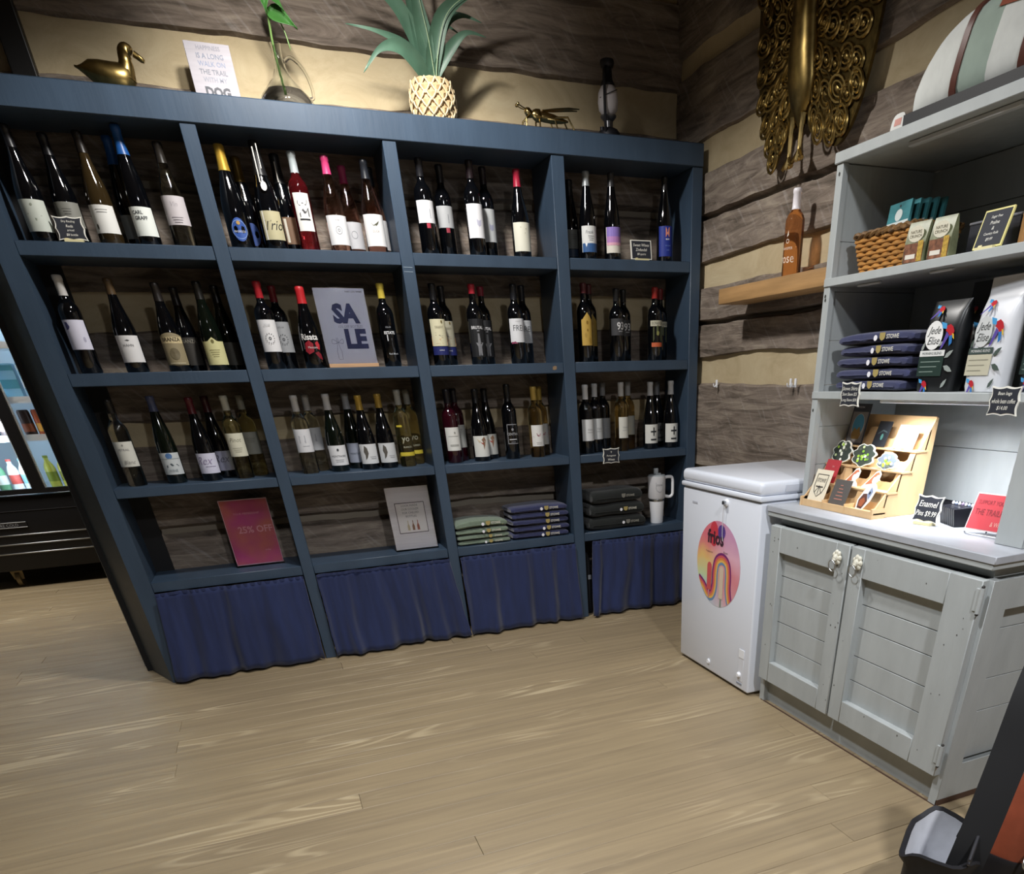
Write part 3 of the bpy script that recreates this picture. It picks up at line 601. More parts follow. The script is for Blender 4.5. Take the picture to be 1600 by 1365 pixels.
bb = [('r', '#8f9094', -.028, .028, .152, .155), ('r', '#8f9094', -.028, -.025, .068, .155), ('r', '#8f9094', -.028, .028, .068, .071), ('t', '#b4b5b8', 'CENTRAL', .011, .002, .112), ('r', '#c4c5c8', -.02, .02, .086, .09), ('p', '#8f9094', ell(0, .132, .006, .006, 10)), ('r', '#77787c', -.012, .012, .075, .078)]
B(1.78, .1, W3, .325, 'bordeaux', 'black', '#0d0d0f', None, bb, 'jet black bottle with thin white framed print', caplen=.075)
wv = [('p', '#8c3a52', [(-.04, .07), (-.024, .092), (-.008, .1), (.01, .098), (.024, .085), (.036, .098), (.036, .105), (.024, .094), (.01, .106), (-.01, .108), (-.03, .096), (-.04, .082)])]+small('#9a9a98', .066, .03, 2)
B(1.917, .1, W3, .311, 'bordeaux', 'amber', ('#b79a4e', .2), LB(.05, .145, '#dcdad6', 1.0), wv, 'amber pink bottle with gold capsule and red ribbon label, front of a pair', caplen=.058)
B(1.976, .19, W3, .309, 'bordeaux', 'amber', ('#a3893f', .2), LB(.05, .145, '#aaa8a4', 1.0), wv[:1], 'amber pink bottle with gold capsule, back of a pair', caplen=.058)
# fourth bay
tx = [('t', '#8f9294', 'Vinho', .01, .008, .112, {'shear': .2}), ('r', '#a4a7a8', -.01, .026, .098, .1)]
B(2.193, .085, W3, .311, 'bordeaux', 'black', '#c9cacb', LB(.06, .158, '#d3d5d6', 1.05), tx, 'white-capped bottle at the left end of the third row fourth bay', caplen=.064)
B(2.262, .125, W3, .314, 'bordeaux', 'black', '#b0b2b4', LB(.062, .158, '#c2c5c6', 1.05), tx, 'second white-capped bottle in the third row fourth bay', caplen=.058)
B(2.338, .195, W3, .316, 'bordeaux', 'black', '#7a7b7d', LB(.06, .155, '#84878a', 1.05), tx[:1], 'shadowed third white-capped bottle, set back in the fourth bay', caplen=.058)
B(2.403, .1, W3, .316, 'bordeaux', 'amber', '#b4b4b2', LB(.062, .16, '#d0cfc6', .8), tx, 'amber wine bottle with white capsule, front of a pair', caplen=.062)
B(2.483, .185, W3, .316, 'bordeaux', 'amber', '#909090', LB(.07, .16, '#93948e', .8), tx[:1], 'amber wine bottle with white capsule in painted shade, back of a pair', caplen=.062)  # white capsule and label darkened, shade painted into their colours
pm = [('r', '#26282c', -.016, .02, .08, .0875), ('r', '#26282c', -.0015, .0055, .064, .104), ('r', '#26282c', -.016, .02, .042, .0495)]
B(2.577, .1, W3, .313, 'burgundy', 'black', '#b6b7b8', LB(.028, .118, '#d8d8d2', 1.2), pm, 'bottle with large plus-minus sign label, left of the two', caplen=.062)
B(2.697, .09, W3, .315, 'burgundy', 'black', '#bdbebf', LB(.028, .118, '#d8d8d2', 1.2), pm, 'bottle with large plus-minus sign label, right of the two', caplen=.062)
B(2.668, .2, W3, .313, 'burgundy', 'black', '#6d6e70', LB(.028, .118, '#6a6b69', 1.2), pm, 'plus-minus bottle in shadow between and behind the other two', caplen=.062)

# ------------------------------------------------------------------ signs and goods in the bays
def bracket(w, h, k=1.0, n=10, d=.1):
    pts = []
    for (ax, sgn) in (('t', 1), ('r', 1), ('b', -1), ('l', -1)):
        for i in range(n):
            t = -1 + 2*i/n; o = 1 - d*math.sin(PI*abs(t))**1.0
            if ax == 't': p = (t*w/2*k, o*h/2*k)
            elif ax == 'r': p = (o*w/2*k, -t*h/2*k)
            elif ax == 'b': p = (-t*w/2*k, -o*h/2*k)
            else: p = (-o*w/2*k, t*h/2*k)
            pts.append(p)
    return pts
M_CHALK = C('#23262f', .7); M_CHW = C('#e6e4da', .6); M_CREAM = C('#d9cfa0', .6)
def chalk_sign(name, label, loc, rotz, w, h, lines, tilt=.0, stand=True, rect=False, frame=M_CHW, clip=False, roll=0):
    t = thing(name, label, 'sign', loc, rotz, None)
    M = Matrix.Translation((0, 0, .006 if stand else 0)) @ Matrix.Rotation(-tilt, 4, 'X') @ Matrix.Translation((0, 0, h/2)) @ Matrix.Rotation(roll, 4, 'Y')
    if rect: out = [(-w/2, -h/2), (w/2, -h/2), (w/2, h/2), (-w/2, h/2)]; inn = [(p[0]*.9, p[1]*.9) for p in out]
    else: out = bracket(w, h); inn = bracket(w-.008, h-.008)
    part('frame', MB().prism(out, -.002, .003).xf(M), frame, t, smooth=False)
    part('slate', MB().prism(inn, -.0032, -.0012).xf(M), M_CHALK, t, smooth=False)
    mb = MB(); nl = len(lines); dz = (h*.72)/nl
    for i, (s, kx) in enumerate(lines):
        v, f = text2d(s, dz*.62, w*.78*kx, .2, .0)
        zc = h*.36 - dz*(i+.5)
        mb.add([(p[0], -.0036, p[1]+zc) for p in v], f)
    part('chalk_writing', mb.xf(M), M_CHW, t, smooth=False)
    if stand:
        part('stand', MB().box(-w*.32, w*.32, -.012, .02, 0, .009).prism([(-.012, .0), (.004, 0), (.004, .02)], -w*.3, -w*.3+.012, 'x')          .add(*(lambda q: (q.v, q.f))(MB().box(-.008, .008, .004, .008, -h/2, h*.1).xf(M))), M_CREAM, t, smooth=False)
    if clip:
        part('clip', MB().box(-.012, .012, .003, .03, h*.55, h*.55+.006), M_GLASS, t, smooth=False)
    return t
chalk_sign('chalk_sign', 'small bracket-edged chalk price sign in the top left bay', (.182, .028, W1), 0, .092, .07, [('Dry Riesling', 1), ('Reds', .6), ('priced', .7), ('$8 bottle', .8)], .12)
chalk_sign('chalk_sign', 'small square chalk sign in the top right bay beside the blue label bottle', (2.502, .035, W1), 0, .11, .074, [('Sweet Wines', 1), ('Zinfandel', .9), ('$8 quarts', .9)], .15, rect=True)
chalk_sign('chalk_sign', 'chalk sign with an upward arrow hung on the third shelf edge', (2.289, -.006, .797), 0, .096, .072, [('\u2191', .3), ('Portuguese', 1), ('Wines', .6)], 0, stand=False, clip=False)

def holder(name, label, loc, w, h, tilt, rotz=0):
    t = thing(name, label, 'sign', loc, rotz)
    M = Matrix.Rotation(-tilt, 4, 'X')
    return t, M
# SALE sign on a wooden block
t, M = holder('sale_sign', 'white SALE poster in a clear holder on a wooden block, second row', (1.075, .03, W2+.0005), .212, .28, .09)
part('wooden_base', MB().rbox(-.105, .105, -.014, .03, 0, .014, .001, 1), P('pale wood', '#c09a76', .5, noise=((4, 40, 4), .1)), t)
Mt = Matrix.Translation((0, .006, .014)) @ M
part('poster', MB().box(-.104, .104, 0, .0015, 0, .268).xf(Mt), P('poster paper', '#c3cbe6', .35), t)
blu = C('#2d3566', .5)
text_part('headline', 'SA', .072, t, blu, .01, .18, -.0008, .12, bold=.055, M=Mt)
text_part('headline', 'LE', .072, t, blu, .034, .09, -.0008, .1, bold=.055, M=Mt)
text_part('small_print', '15% OFF BOTTLES', .009, t, C('#7a80a8'), .02, .134, -.0008, .13, M=Mt)
text_part('small_print', 'MARY LOU WINES', .006, t, blu, .06, .256, -.0008, .08, M=Mt)
ob = [(-.042, .012), (-.028, .012), (-.026, .04), (-.03, .052), (-.033, .068), (-.033, .09), (-.039, .09), (-.039, .068), (-.042, .052), (-.045, .04), (-.044, .015)]
part('bottle_drawing', MB().tube([(p[0], 0, p[1]) for p in ob], .0007, 5, closed=True).tube(catmull([(-.036, 0, .075), (-.055, 0, .085), (-.058, 0, .07), (-.036, 0, .072), (-.014, 0, .086), (-.014, 0, .07), (-.036, 0, .074)], 5), .0007, 5).xf(Mt @ Matrix.Translation((-.012, -.0006, .004))), C('#5a6194'), t)
part('acrylic_sleeve', MB().box(-.1055, .1055, -.0035, -.0015, 0, .27).xf(Mt), M_PANE, t)
# promo sign, fourth row
t, M = holder('promo_sign', 'pink and orange 25% OFF leaflet in a clear acrylic holder', (.463, .13, ZS[7]+.0005), .21, .29, .1)
Mt = Matrix.Translation((0, .0, .006)) @ M
m = bpy.data.materials.new('pink orange print'); m.use_nodes = True; nt = m.node_tree; bs = nt.nodes['Principled BSDF']; bs.inputs['Roughness'].default_value = .35
tc = nt.nodes.new('ShaderNodeTexCoord'); g = nt.nodes.new('ShaderNodeTexNoise'); g.inputs['Scale'].default_value = 7; g.inputs['Detail'].default_value = 2; rp = nt.nodes.new('ShaderNodeValToRGB')
nt.links.new(tc.outputs['Object'], g.inputs['Vector']); nt.links.new(g.outputs['Fac'], rp.inputs['Fac']); nt.links.new(rp.outputs[0], bs.inputs['Base Color'])
rp.color_ramp.elements[0].position = .35; rp.color_ramp.elements[0].color = (*lin('#c04a86'), 1); rp.color_ramp.elements[1].position = .65; rp.color_ramp.elements[1].color = (*lin('#d07864'), 1)
part('leaflet', MB().box(-.104, .104, 0, .001, 0, .286).xf(Mt), C('#e3c4d4', .4), t)
part('printed_field', MB().flat([(-.101, .004), (.101, .004), (.101, .282), (-.101, .282)], -.0006).xf(Mt), m, t)
pk = C('#eab0c0')
text_part('headline', '25% OFF', .03, t, pk, .02, .155, -.0012, .15, bold=.02, M=Mt)
text_part('small_print', 'YOUR MEMBERSHIP', .009, t, pk, 0, .225, -.0012, .13, M=Mt)
text_part('small_print', 'today', .01, t, pk, .05, .06, -.0012, .04, M=Mt)
part('acrylic_holder', MB().box(-.107, .107, -.004, -.0025, 0, .29).box(-.107, .107, .002, .0035, 0, .29).xf(Mt).box(-.107, .107, -.01, .07, 0, .003), M_PANE, t)
# white notice
t, M = holder('notice_card', 'white planked notice asking customers about chilled bottles, with three drawn bottles', (1.21, .075, ZS[7]+.0005), .21, .29, .1)
Mt = Matrix.Translation((0, 0, .006)) @ M
part('card', MB().box(-.106, .106, 0, .002, 0, .288).xf(Mt), P('whitewashed planks print', '#e4e4ec', .4, noise=((3, 3, 90), .06)), t)
fr = MB()
for a in ((-.072, .074, .075, .078), (-.072, .074, .214, .217), (-.072, -.069, .075, .217), (.071, .074, .075, .217)): fr.flat([(a[0], a[2]), (a[1], a[2]), (a[1], a[3]), (a[0], a[3])], -.0008)
part('printed_frame', fr.xf(Mt), C('#3c4150'), t)
part('printed_field', MB().flat([(-.069, .078), (.071, .078), (.071, .214), (-.069, .214)], -.0005).xf(Mt), C('#ececf0'), t)
for i, s_ in enumerate(('LOOK INSIDE', 'OUR COOLER', 'FOR CHILLED', 'BOTTLES')):
    text_part('small_print', s_, .0095, t, C('#8a8f9c'), 0, .203-.0165*i, -.001, .1, M=Mt)
for i, cc in enumerate(('#c9c0a8', '#8a6a58', '#a8685c')):
    x = -.022+.024*i
    part('drawn_bottle', MB().flat([(x-.006, .088), (x+.006, .088), (x+.006, .108), (x+.0018, .12), (x+.0018, .134), (x-.0018, .134), (x-.0018, .12), (x-.006, .108)], -.001).xf(Mt), C(cc), t)
part('acrylic_holder', MB().box(-.108, .108, -.004, -.0025, 0, .29).xf(Mt).box(-.108, .108, -.01, .07, 0, .003), M_PANE, t)

def folded(name, label, loc, rotz, w, d, th, mat, seed, group, txt='STOWE', gold=True, dot=True, tx=.25, flop=0):
    t = thing(name, label, 'shirt', loc, rotz, group)
    rings = []; n = 22; mseg = 18
    def prof(x, a):
        c, s_ = math.cos(a), math.sin(a)
        e = .45
        yy = d/2*(abs(c)**e)*(1 if c > 0 else -1); zz = th/2*(abs(s_)**.5)*(1 if s_ > 0 else -1)
        return yy, zz
    def zoff(x, yy): return flop*max(0, (-x/w+.1))*.0 + .10*th*nz(x*9, yy*6, seed)
    def hump(x): return flop*(1-(2*x/w)**2)*.5
    for i in range(mseg+1):
        e = min(i, mseg-i)/mseg; x = -w/2 + w*(i-1)/(mseg-2)*1.0 if 0 < i < mseg else (-w/2-.008 if i == 0 else w/2+.008)
        k = (.55, .9)[min(i, mseg-i)] if min(i, mseg-i) < 2 else 1
        r = []
        for q in range(n):
            yy, zz = prof(x, 2*PI*q/n)
            r.append((x + (.006*nz(yy*20, seed) if e < .06 else 0), yy*(.94+.06*k)+.004*nz(x*12, zz*30, seed+2), th/2 + zz*k*(1+.15*nz(x*7, seed)) + (hump(x) if zz > 0 else hump(x)*.35) + zoff(x, yy)))
        rings.append(r)
    mn = min(p[2] for r in rings for p in r)
    rings = [[(p[0], p[1], p[2]-mn) for p in r] for r in rings]
    part('folded_cloth', MB().loft(rings), mat, t)
    # second layer edge: a fold line along the front
    part('fold_edge', MB().tube([(-w/2+.012+(w-.024)*i/16, -d/2-.0015+.003*nz(i*.8, seed), th*.42-mn*.5+hump(-w/2+w*i/16)*.4+.003*nz(i*.5, seed+3)) for i in range(17)], .0022, 6), mat, t)
    zc = th*.52 + hump(w*tx)*.7 - mn*.5
    yf = -d/2-.008
    k = min(1, th/.03)
    sh = C('#a3925a', .5) if gold else C('#77756e', .5)
    part('shield_print', MB().add(*(lambda v: ([(p[0], yf, p[1]) for p in v], [tuple(range(len(v)))]))(shield(w*tx-.03, zc, .02*k+.004, .022*k))), sh, t, smooth=False)
    text_part('chest_print', txt, .012*k, t, C('#cfccbe' if gold else '#9a988e'), w*tx+.012, zc, yf, .05, bold=.02)
    if dot: part('size_dot', MB().flat(ell(w*tx-.058, zc-.002, .007*k+.001, .007*k+.001, 14), yf), M_PAPER, t, smooth=False)
    return t
M_SAGE = P('sage cotton', '#6f7d6c', .9, noise=((50, 50, 50), .1), sheen=.3); M_NAVY = P('navy jersey', '#2b3054', .9, noise=((50, 50, 50), .12), sheen=.3); M_BLK = P('charcoal jersey', '#141817', .9, noise=((50, 50, 50), .12), sheen=.2)
z = ZS[7]+.0005
for i, (th, lb) in enumerate(((.022, 'bottom sage green folded shirt in the left stack of the third bay'), (.022, 'second sage green folded shirt from the bottom of its stack'), (.026, 'third sage green folded shirt from the bottom of its stack'), (.032, 'topmost sage green folded shirt, humped, beside the navy stack'))):
    folded('folded_shirt', lb, (1.556-.003*i, .115, z), .04*(i % 2)-.02, .262, .19, th, M_SAGE, 3+i, 'sage shirts in the third bay', dot=i != 1, tx=.24, flop=.02 if i == 3 else .004); z += th+.003
z = ZS[7]+.0005
for i, lb in enumerate(('bottom', 'second from the bottom', 'middle', 'second from the top', 'topmost')):
    folded('folded_shirt', lb+' navy folded shirt in the low stack right of the sage shirts', (1.873+.006*(i % 2), .115, z), .03*((i*7) % 3-1), .30, .19, .029, M_NAVY, 13+i, 'navy shirts in the third bay', dot=i in (0, 1, 4), tx=.22, flop=.01 if i == 4 else .003); z += .032
z = ZS[7]+.0005
for i, lb in enumerate(('bottom', 'middle', 'topmost')):
    folded('folded_hoodie', lb+' charcoal folded hoodie in the stack left of the white tumbler', (2.332, .118, z), .02*(i-1), .33-.02*i, .2, .062, M_BLK, 23+i, 'charcoal hoodies in the fourth bay', gold=i == 1, dot=i < 2, tx=.27-.03*i, flop=.008); z += .067
# tumbler
t = thing('travel_tumbler', 'white handled tumbler with lid and straw spout beside the charcoal hoodies', 'tumbler', (2.604, .075, ZS[7]+.0003))
part('lower_body', MB().lathe([(0, .002), (.034, 0), (.036, .004), (.043, .118), (.0435, .122), (0, .122)], 28), M_WHITE2, t)
part('grip_band', MB().lathe([(.0442, .118), (.0455, .121), (.0455, .13), (.0445, .132)], 28), M_STEEL, t)
part('upper_body', MB().lathe([(0, .13), (.046, .13), (.0495, .136), (.051, .24), (.0505, .246), (0, .246)], 28), P('tumbler enamel', '#cfcfd2', .35), t)
part('lid', MB().lathe([(.049, .246), (.048, .252), (.04, .254), (0, .254)], 28).box(-.014, .018, -.02, .0, .253, .262), P('clear lid', '#aab0b4', .2), t)
part('straw_spout', MB().lathe([(.012, .253), (.014, .262), (.014, .282), (.012, .286), (0, .286)], 14, (-.004, 0, 0)), P('clear lid', '#aab0b4', .2), t)
part('handle', MB().tube(catmull([(.046, 0, .236), (.078, 0, .238), (.096, 0, .226), (.098, 0, .16), (.094, 0, .142), (.078, 0, .134), (.045, 0, .14)], 6), .0085, 10), M_WHITE2, t)
sh = shield(0, .19, .042, .05)
part('shield_print', MB().tube([(.0515*math.sin(p[0]/.051), -.0515*math.cos(p[0]/.051), p[1]) for p in sh], .0006, 5, closed=True).add(*cyl([(a, b+.203) for a, b in text2d('STOWE', .009, .036)[0]], text2d('STOWE', .009, .036)[1], .0514)), C('#6f7076'), t)
t.rotation_euler = (0, 0, -.12)

# ------------------------------------------------------------------ ornaments on top of the unit
ZO = ZT+.0005
t = thing('brass_duck', 'polished brass duck figurine on the left end of the navy shelf unit', 'figurine', (.455, .12, ZO))
def oval(cx, cz, ry, rz, n=14): return [(cx, ry*math.cos(2*PI*i/n), cz+rz*math.sin(2*PI*i/n)) for i in range(n)]
body = [(-.098, .066, .003, .003), (-.088, .063, .009, .005), (-.074, .06, .02, .013), (-.05, .056, .034, .03), (-.02, .05, .042, .038), (.02, .046, .044, .04), (.05, .046, .038, .04), (.068, .05, .028, .034), (.08, .054, .014, .02), (.084, .056, .003, .004)]
part('body', MB().loft([oval(x, z, ry, rz) for x, z, ry, rz in body]).tube(catmull([(.052, 0, .05), (.064, 0, .08), (.066, 0, .1), (.072, 0, .114), (.084, 0, .118), (.094, 0, .112)], 4), [.034, .031, .028, .026, .024, .022, .0205, .02, .02, .0205, .021, .022, .0225, .023, .0225, .022, .02, .018, .015, .011, .006][:21], 12), M_BRASS, t)
part('bill', MB().tube([(.098, 0, .112), (.108, 0, .106), (.12, 0, .098), (.126, 0, .094)], [.013, .0125, .0115, .007], 10, .75), M_BRASS, t)
part('foot_base', MB().lathe([(0, 0), (.03, 0), (.032, .003), (.026, .012), (0, .014)], 16), M_BRASS, t)

t = thing('dog_sign', 'whitewashed block sign ending in the word DOG, leaning on the log wall', 'sign', (.8, .155, ZO))
M = Matrix.Rotation(-.13, 4, 'X')
part('block', MB().rbox(-.076, .076, 0, .03, 0, .18, .001, 1).xf(M), P('whitewash', '#a9a5ab', .7, noise=((6, 6, 60), .08)), t)
for s_, h_, z_, cc, w_ in (('HAPPINESS', .012, .165, '#85858f', .11), ('IS A LONG', .014, .143, '#737b8c', .115), ('WALK ON', .014, .122, '#8089a0', .11), ('THE TRAIL', .014, .1, '#737680', .115), ('WITH MY', .013, .079, '#888b96', .1), ('DOG', .03, .045, '#4c4e54', .105)):
    text_part('lettering', s_, h_, t, C(cc), .002, z_, -.0006, w_, bold=.05 if s_ == 'DOG' else .01, M=M)

t = thing('glass_pitcher', 'clear glass carafe with looped handle holding a green cutting', 'pitcher', (1.037, .13, ZO))
outp = [(0, .002), (.085, 0), (.1, .008), (.102, .02), (.094, .036), (.064, .066), (.036, .092), (.021, .12), (.0165, .15), (.017, .178), (.02, .186)]
inp = [(.0175, .186), (.0145, .177), (.014, .15), (.0185, .121), (.0335, .092), (.0615, .065), (.0915, .035), (.099, .02), (.097, .01), (.083, .0035), (0, .005)]
part('glass_body', MB().lathe(outp+inp, 36), M_GLASS, t)
part('water', MB().lathe([(0, .0045), (.082, .004), (.0965, .0105), (.0985, .02), (.091, .0352), (.069, .057), (0, .057)], 30), M_WATER, t)
part('handle', MB().tube(catmull([(.02, 0, .14), (.045, 0, .152), (.082, 0, .125), (.1, 0, .08), (.1, 0, .05), (.085, 0, .044)], 6), .0055, 8), M_GLASS, t)
M_LEAF = P('glossy leaf', '#3a6a30', .35, noise=((20, 20, 20), .2)); M_STEM = P('green stem', '#6a8a4a', .5)
t = thing('pothos_cutting', 'green pothos cutting with bright leaves in the glass carafe', 'plant', (1.037, .13, ZO+.02))
part('stem', MB().tube(catmull([(.0, 0, .02), (-.006, 0, .1), (-.008, .0, .17), (-.004, -.004, .25), (-.006, -.006, .33)], 5), .004, 8), M_STEM, t)
def leaf(parent, base, tip, wid, mat, cup=.15, nrm=(0, -1, .3), name='leaf'):
    b = Vector(base); e = Vector(tip); ax = e-b; L = ax.length; d = ax.normalized(); n = Vector(nrm); n = (n-d*n.dot(d)).normalized(); s_ = d.cross(n)
    def f(u, v):
        w = wid*math.sin(PI*min(1, u*1.02)**.62)*(1-u*.25) if u < 1 else 0
        q = (v-.5)*2
        return tuple(b + d*(u*L) + s_*(q*w*.5) + n*(cup*wid*(abs(q)**1.5) - .25*L*(u-.5)**2))
    o = part(name, MB().grid(f, 10, 6), mat, parent); md = o.modifiers.new('thick', 'SOLIDIFY'); md.thickness = .0012
    return o
leaf(t, (-.006, -.005, .33), (-.012, -.03, .23), .06, M_LEAF); leaf(t, (-.004, -.004, .25), (.085, -.04, .2), .062, M_LEAF); leaf(t, (-.006, -.004, .3), (.05, -.045, .24), .05, M_LEAF, nrm=(.2, -1, .6))
part('young_shoot', MB().tube(catmull([(-.004, -.003, .22), (.02, -.01, .235), (.04, -.012, .2), (.05, -.01, .15)], 5), [.0025]*15+[.001], 6), M_STEM, t)

# pineapple pot with agave
t = thing('pineapple_planter', 'woven pineapple-shaped planter of pale straw on the navy shelf unit', 'planter', (1.603, .125, ZO))
pp = [(0, .0), (.066, 0), (.074, .012), (.083, .045), (.085, .075), (.08, .105), (.068, .126), (.06, .128), (.058, .118), (0, .112)]
M_STRAW = P('straw', '#bfa57c', .7, noise=((60, 60, 60), .18)); M_STRAW2 = P('pale straw', '#d8c49e', .7, rand=.1)
part('body', MB().lathe(pp, 30), M_STRAW, t)
sc = MB().add([(-.022, 0, .012), (0, -.004, -.014), (.022, 0, .012), (0, -.011, .006), (0, 0, .016)], [(0, 1, 3), (1, 2, 3), (2, 4, 3), (4, 0, 3)])
sm = sc.mesh('scale', M_STRAW, False)
vm = MB().tube([(-.022, -.003, .013), (-.012, -.007, -.002), (0, -.008, -.015), (.012, -.007, -.002), (.022, -.003, .013)], .0032, 6).mesh('woven_edge', M_STRAW2)
def prr(z):
    for (ra, za), (rb, zb) in zip(pp[1:7], pp[2:7]):
        if za <= z <= zb: return ra+(rb-ra)*(z-za)/(zb-za)
    return .07
for r in range(6):
    z_ = .012+.0205*r; R_ = prr(z_)
    for k in range(12):
        a = 2*PI*(k+.5*(r % 2))/12
        o = link('scale', sm, t, (R_*math.sin(a), -R_*math.cos(a), z_), (-.0, 0, a))
        link('woven_edge', vm, o)
t = thing('agave_plant', 'artificial agave with long arching grey-green leaves in the pineapple planter', 'plant', (1.603, .125, ZO+.112))
M_AG = P('agave green', '#486654', .45, noise=((14, 14, 14), .18)); M_AG2 = P('agave pale edge', '#a9c09a', .5)
def blade(path, w, side=(0, -1, 0), cup=.22):
    pts = catmull(path, 6); n = len(pts); S_ = Vector(side)
    def ring(i):
        p = pts[i]; tt = (pts[min(i+1, n-1)]-pts[max(i-1, 0)]).normalized()
        nn = (S_ - tt*S_.dot(tt)).normalized(); bb = tt.cross(nn); u = i/(n-1)
        ww = w*(.55+.45*math.sin(PI*min(1, u*1.3)))*(1-u**2.4)+.0015
        return [tuple(p+bb*(q*ww/2)+nn*(cup*ww*(-(q*q)+.4)*(-1)+th)) for q, th in ((-1, 0), (-.5, .001), (0, .002), (.5, .001), (1, 0), (.5, -.003), (0, -.004), (-.5, -.003))]
    return MB().loft([ring(i) for i in range(n)])
paths = [([(0, 0, 0), (-.03, -.02, .1), (-.1, -.04, .2), (-.2, -.05, .25), (-.31, -.06, .268)], .05),
 ([(0, 0, 0), (-.03, -.02, .06), (-.1, -.05, .1), (-.2, -.07, .12), (-.31, -.07, .128)], .03),
 ([(0, 0, 0), (-.05, -.04, .05), (-.12, -.07, .085), (-.2, -.08, .07), (-.275, -.085, .0)], .045),
 ([(0, 0, 0), (-.02, -.02, .12), (-.05, -.04, .25), (-.095, -.05, .37)], .056),
 ([(0, 0, 0), (-.01, -.03, .12), (-.03, -.05, .25), (-.03, -.06, .4)], .055),
 ([(0, 0, 0), (-.02, .02, .12), (-.04, .02, .25), (-.1, .02, .36)], .05),
 ([(0, 0, 0), (.02, -.03, .09), (.07, -.05, .19), (.17, -.06, .25), (.32, -.07, .29)], .052),
 ([(0, 0, 0), (.03, 0, .1), (.09, .0, .19), (.16, .0, .215), (.235, -.01, .2)], .036),
 ([(0, 0, 0), (.03, -.02, .05), (.1, -.04, .12), (.16, -.05, .155), (.235, -.05, .15)], .034),
 ([(0, 0, 0), (.01, .03, .09), (.04, .05, .17), (.1, .06, .2), (.16, .06, .18)], .03)]
for i, (p_, w_) in enumerate(paths):
    lf_ = part('leaf', blade(p_, w_*1.25), M_AG, t)
    if i in (4, 6):
        part('leaf_edge', MB().tube([q + Vector((.018*(1-k/24), -.012, 0)) for k, q in enumerate(catmull(p_, 6))], [.003*(1-k/26)+.0006 for k in range(6*(len(p_)-1)+1)], 6, .5), M_AG2, lf_)

# brass grasshopper
t = thing('brass_grasshopper', 'slender brass grasshopper figurine on the navy shelf unit', 'figurine', (2.09, .12, ZO))
part('body', MB().loft([oval(x, z_, ry, rz, 12) for x, z_, ry, rz in ((-.098, .072, .004, .004), (-.09, .073, .014, .014), (-.078, .07, .016, .017), (-.064, .066, .01, .011), (-.06, .066, .013, .015), (-.046, .064, .018, .022), (-.03, .064, .018, .022), (-.024, .062, .013, .016), (-.01, .062, .016, .018), (.03, .058, .016, .016), (.07, .055, .01, .01), (.1, .054, .003, .003))]), M_BRASS2, t)
for sy in (-1, 1):
    part('wing', MB().tube([(-.02, sy*.008, .08), (.04, sy*.012, .086), (.1, sy*.014, .092), (.15, sy*.014, .094)], [.005, .009, .009, .004], 8, .45), M_BRASS2, t)
    part('antenna', MB().tube([(-.092, sy*.006, .08), (-.11, sy*.01, .084), (-.126, sy*.012, .09)], .0022, 6).ball((-.128, sy*.012, .091), .006), M_BRASS2, t)
    for (a, b_, c_) in (((-.08, .06), (-.1, .045), (-.106, .0)), ((-.045, .055), (-.04, .05), (-.042, 0)), ((-.0, .056), (.03, .05), (.044, 0)), ((.03, .06), (.09, .062), (.13, 0))):
        part('leg', MB().tube([(a[0], sy*.01, a[1]), (b_[0], sy*.026, b_[1]), (c_[0], sy*.034, c_[1]+.001)], [.0045, .0038, .003], 8), M_BRASS2, t)

# oil lantern
t = thing('oil_lantern', 'old black kerosene lantern with frosted globe near the wall corner', 'lantern', (2.387, .125, ZO))
M_IRON = P('dark iron', '#26262a', .5, metal=.6)
part('fuel_tank', MB().lathe([(0, 0), (.046, 0), (.05, .006), (.05, .03), (.04, .042), (.02, .05), (0, .05)], 24), M_IRON, t)
part('burner', MB().lathe([(.02, .048), (.02, .07), (.034, .082), (.036, .088), (0, .088)], 20), P('dull tin', '#77777a', .4, metal=.8), t)
part('globe', MB().lathe([(.024, .088), (.041, .105), (.045, .13), (.042, .16), (.028, .182), (.024, .184), (.026, .18), (.0395, .159), (.0425, .13), (.0385, .107), (.022, .09)], 24), P('frosted globe', '#d0cccf', .5, trans=.15), t)
part('chimney', MB().lathe([(.03, .18), (.031, .186), (.022, .2), (.02, .235), (.026, .238), (.032, .25), (.03, .26), (.012, .266), (0, .266)], 20), M_IRON, t)
for sx in (-1, 1):
    part('side_tube', MB().tube(catmull([(sx*.045, 0, .03), (sx*.054, 0, .06), (sx*.055, 0, .15), (sx*.045, 0, .21), (sx*.022, 0, .235)], 5), .006, 8).xf(Matrix.Rotation(.9, 4, 'Z')), M_IRON, t)
part('globe_guard', MB().tube(catmull([(-.043, -.012, .14), (-.01, -.046, .15), (.03, -.034, .165)], 5), .0015, 6), M_IRON, t)
part('filler_cap', MB().lathe([(0, 0), (.01, 0), (.01, .012), (0, .014)], 12, (-.036, -.01, .036)), M_IRON, t)

# ------------------------------------------------------------------ wall shelf, peacock, hooks on the right wall
RW = -PI/2          # local frame for things that face the aisle: local x runs towards the camera, local y into the wall
t = thing('wall_shelf', 'thick raw oak shelf plank fixed to the log wall above the freezer', 'shelf', (2.655, -.44, 1.447), RW)
part('plank', MB().rbox(0, 1.06, 0, .145, 0, .055, .003, 2), P('oak', '#b08a5c', .55, noise=((3, 30, 30), .22), bump=((4, 40, 40), .15)), t)
t = bottle(2.735, -.862, 1.5025, .27, 'bordeaux', 'blush', '#ece8ee', None, [('ring', '#e6d8c8', .0, .112, .006, .002), ('t', '#e6d8c8', 'WHISPER', .008, .0, .09), ('p', '#e6d8c8', [(-.004, .125), (.004, .13), (.001, .145)]), ('t', '#e6d8c8', 'rose', .02, .0, .055)], 'amber rose bottle with white capsule alone on the oak wall shelf', RW+.3, .062)
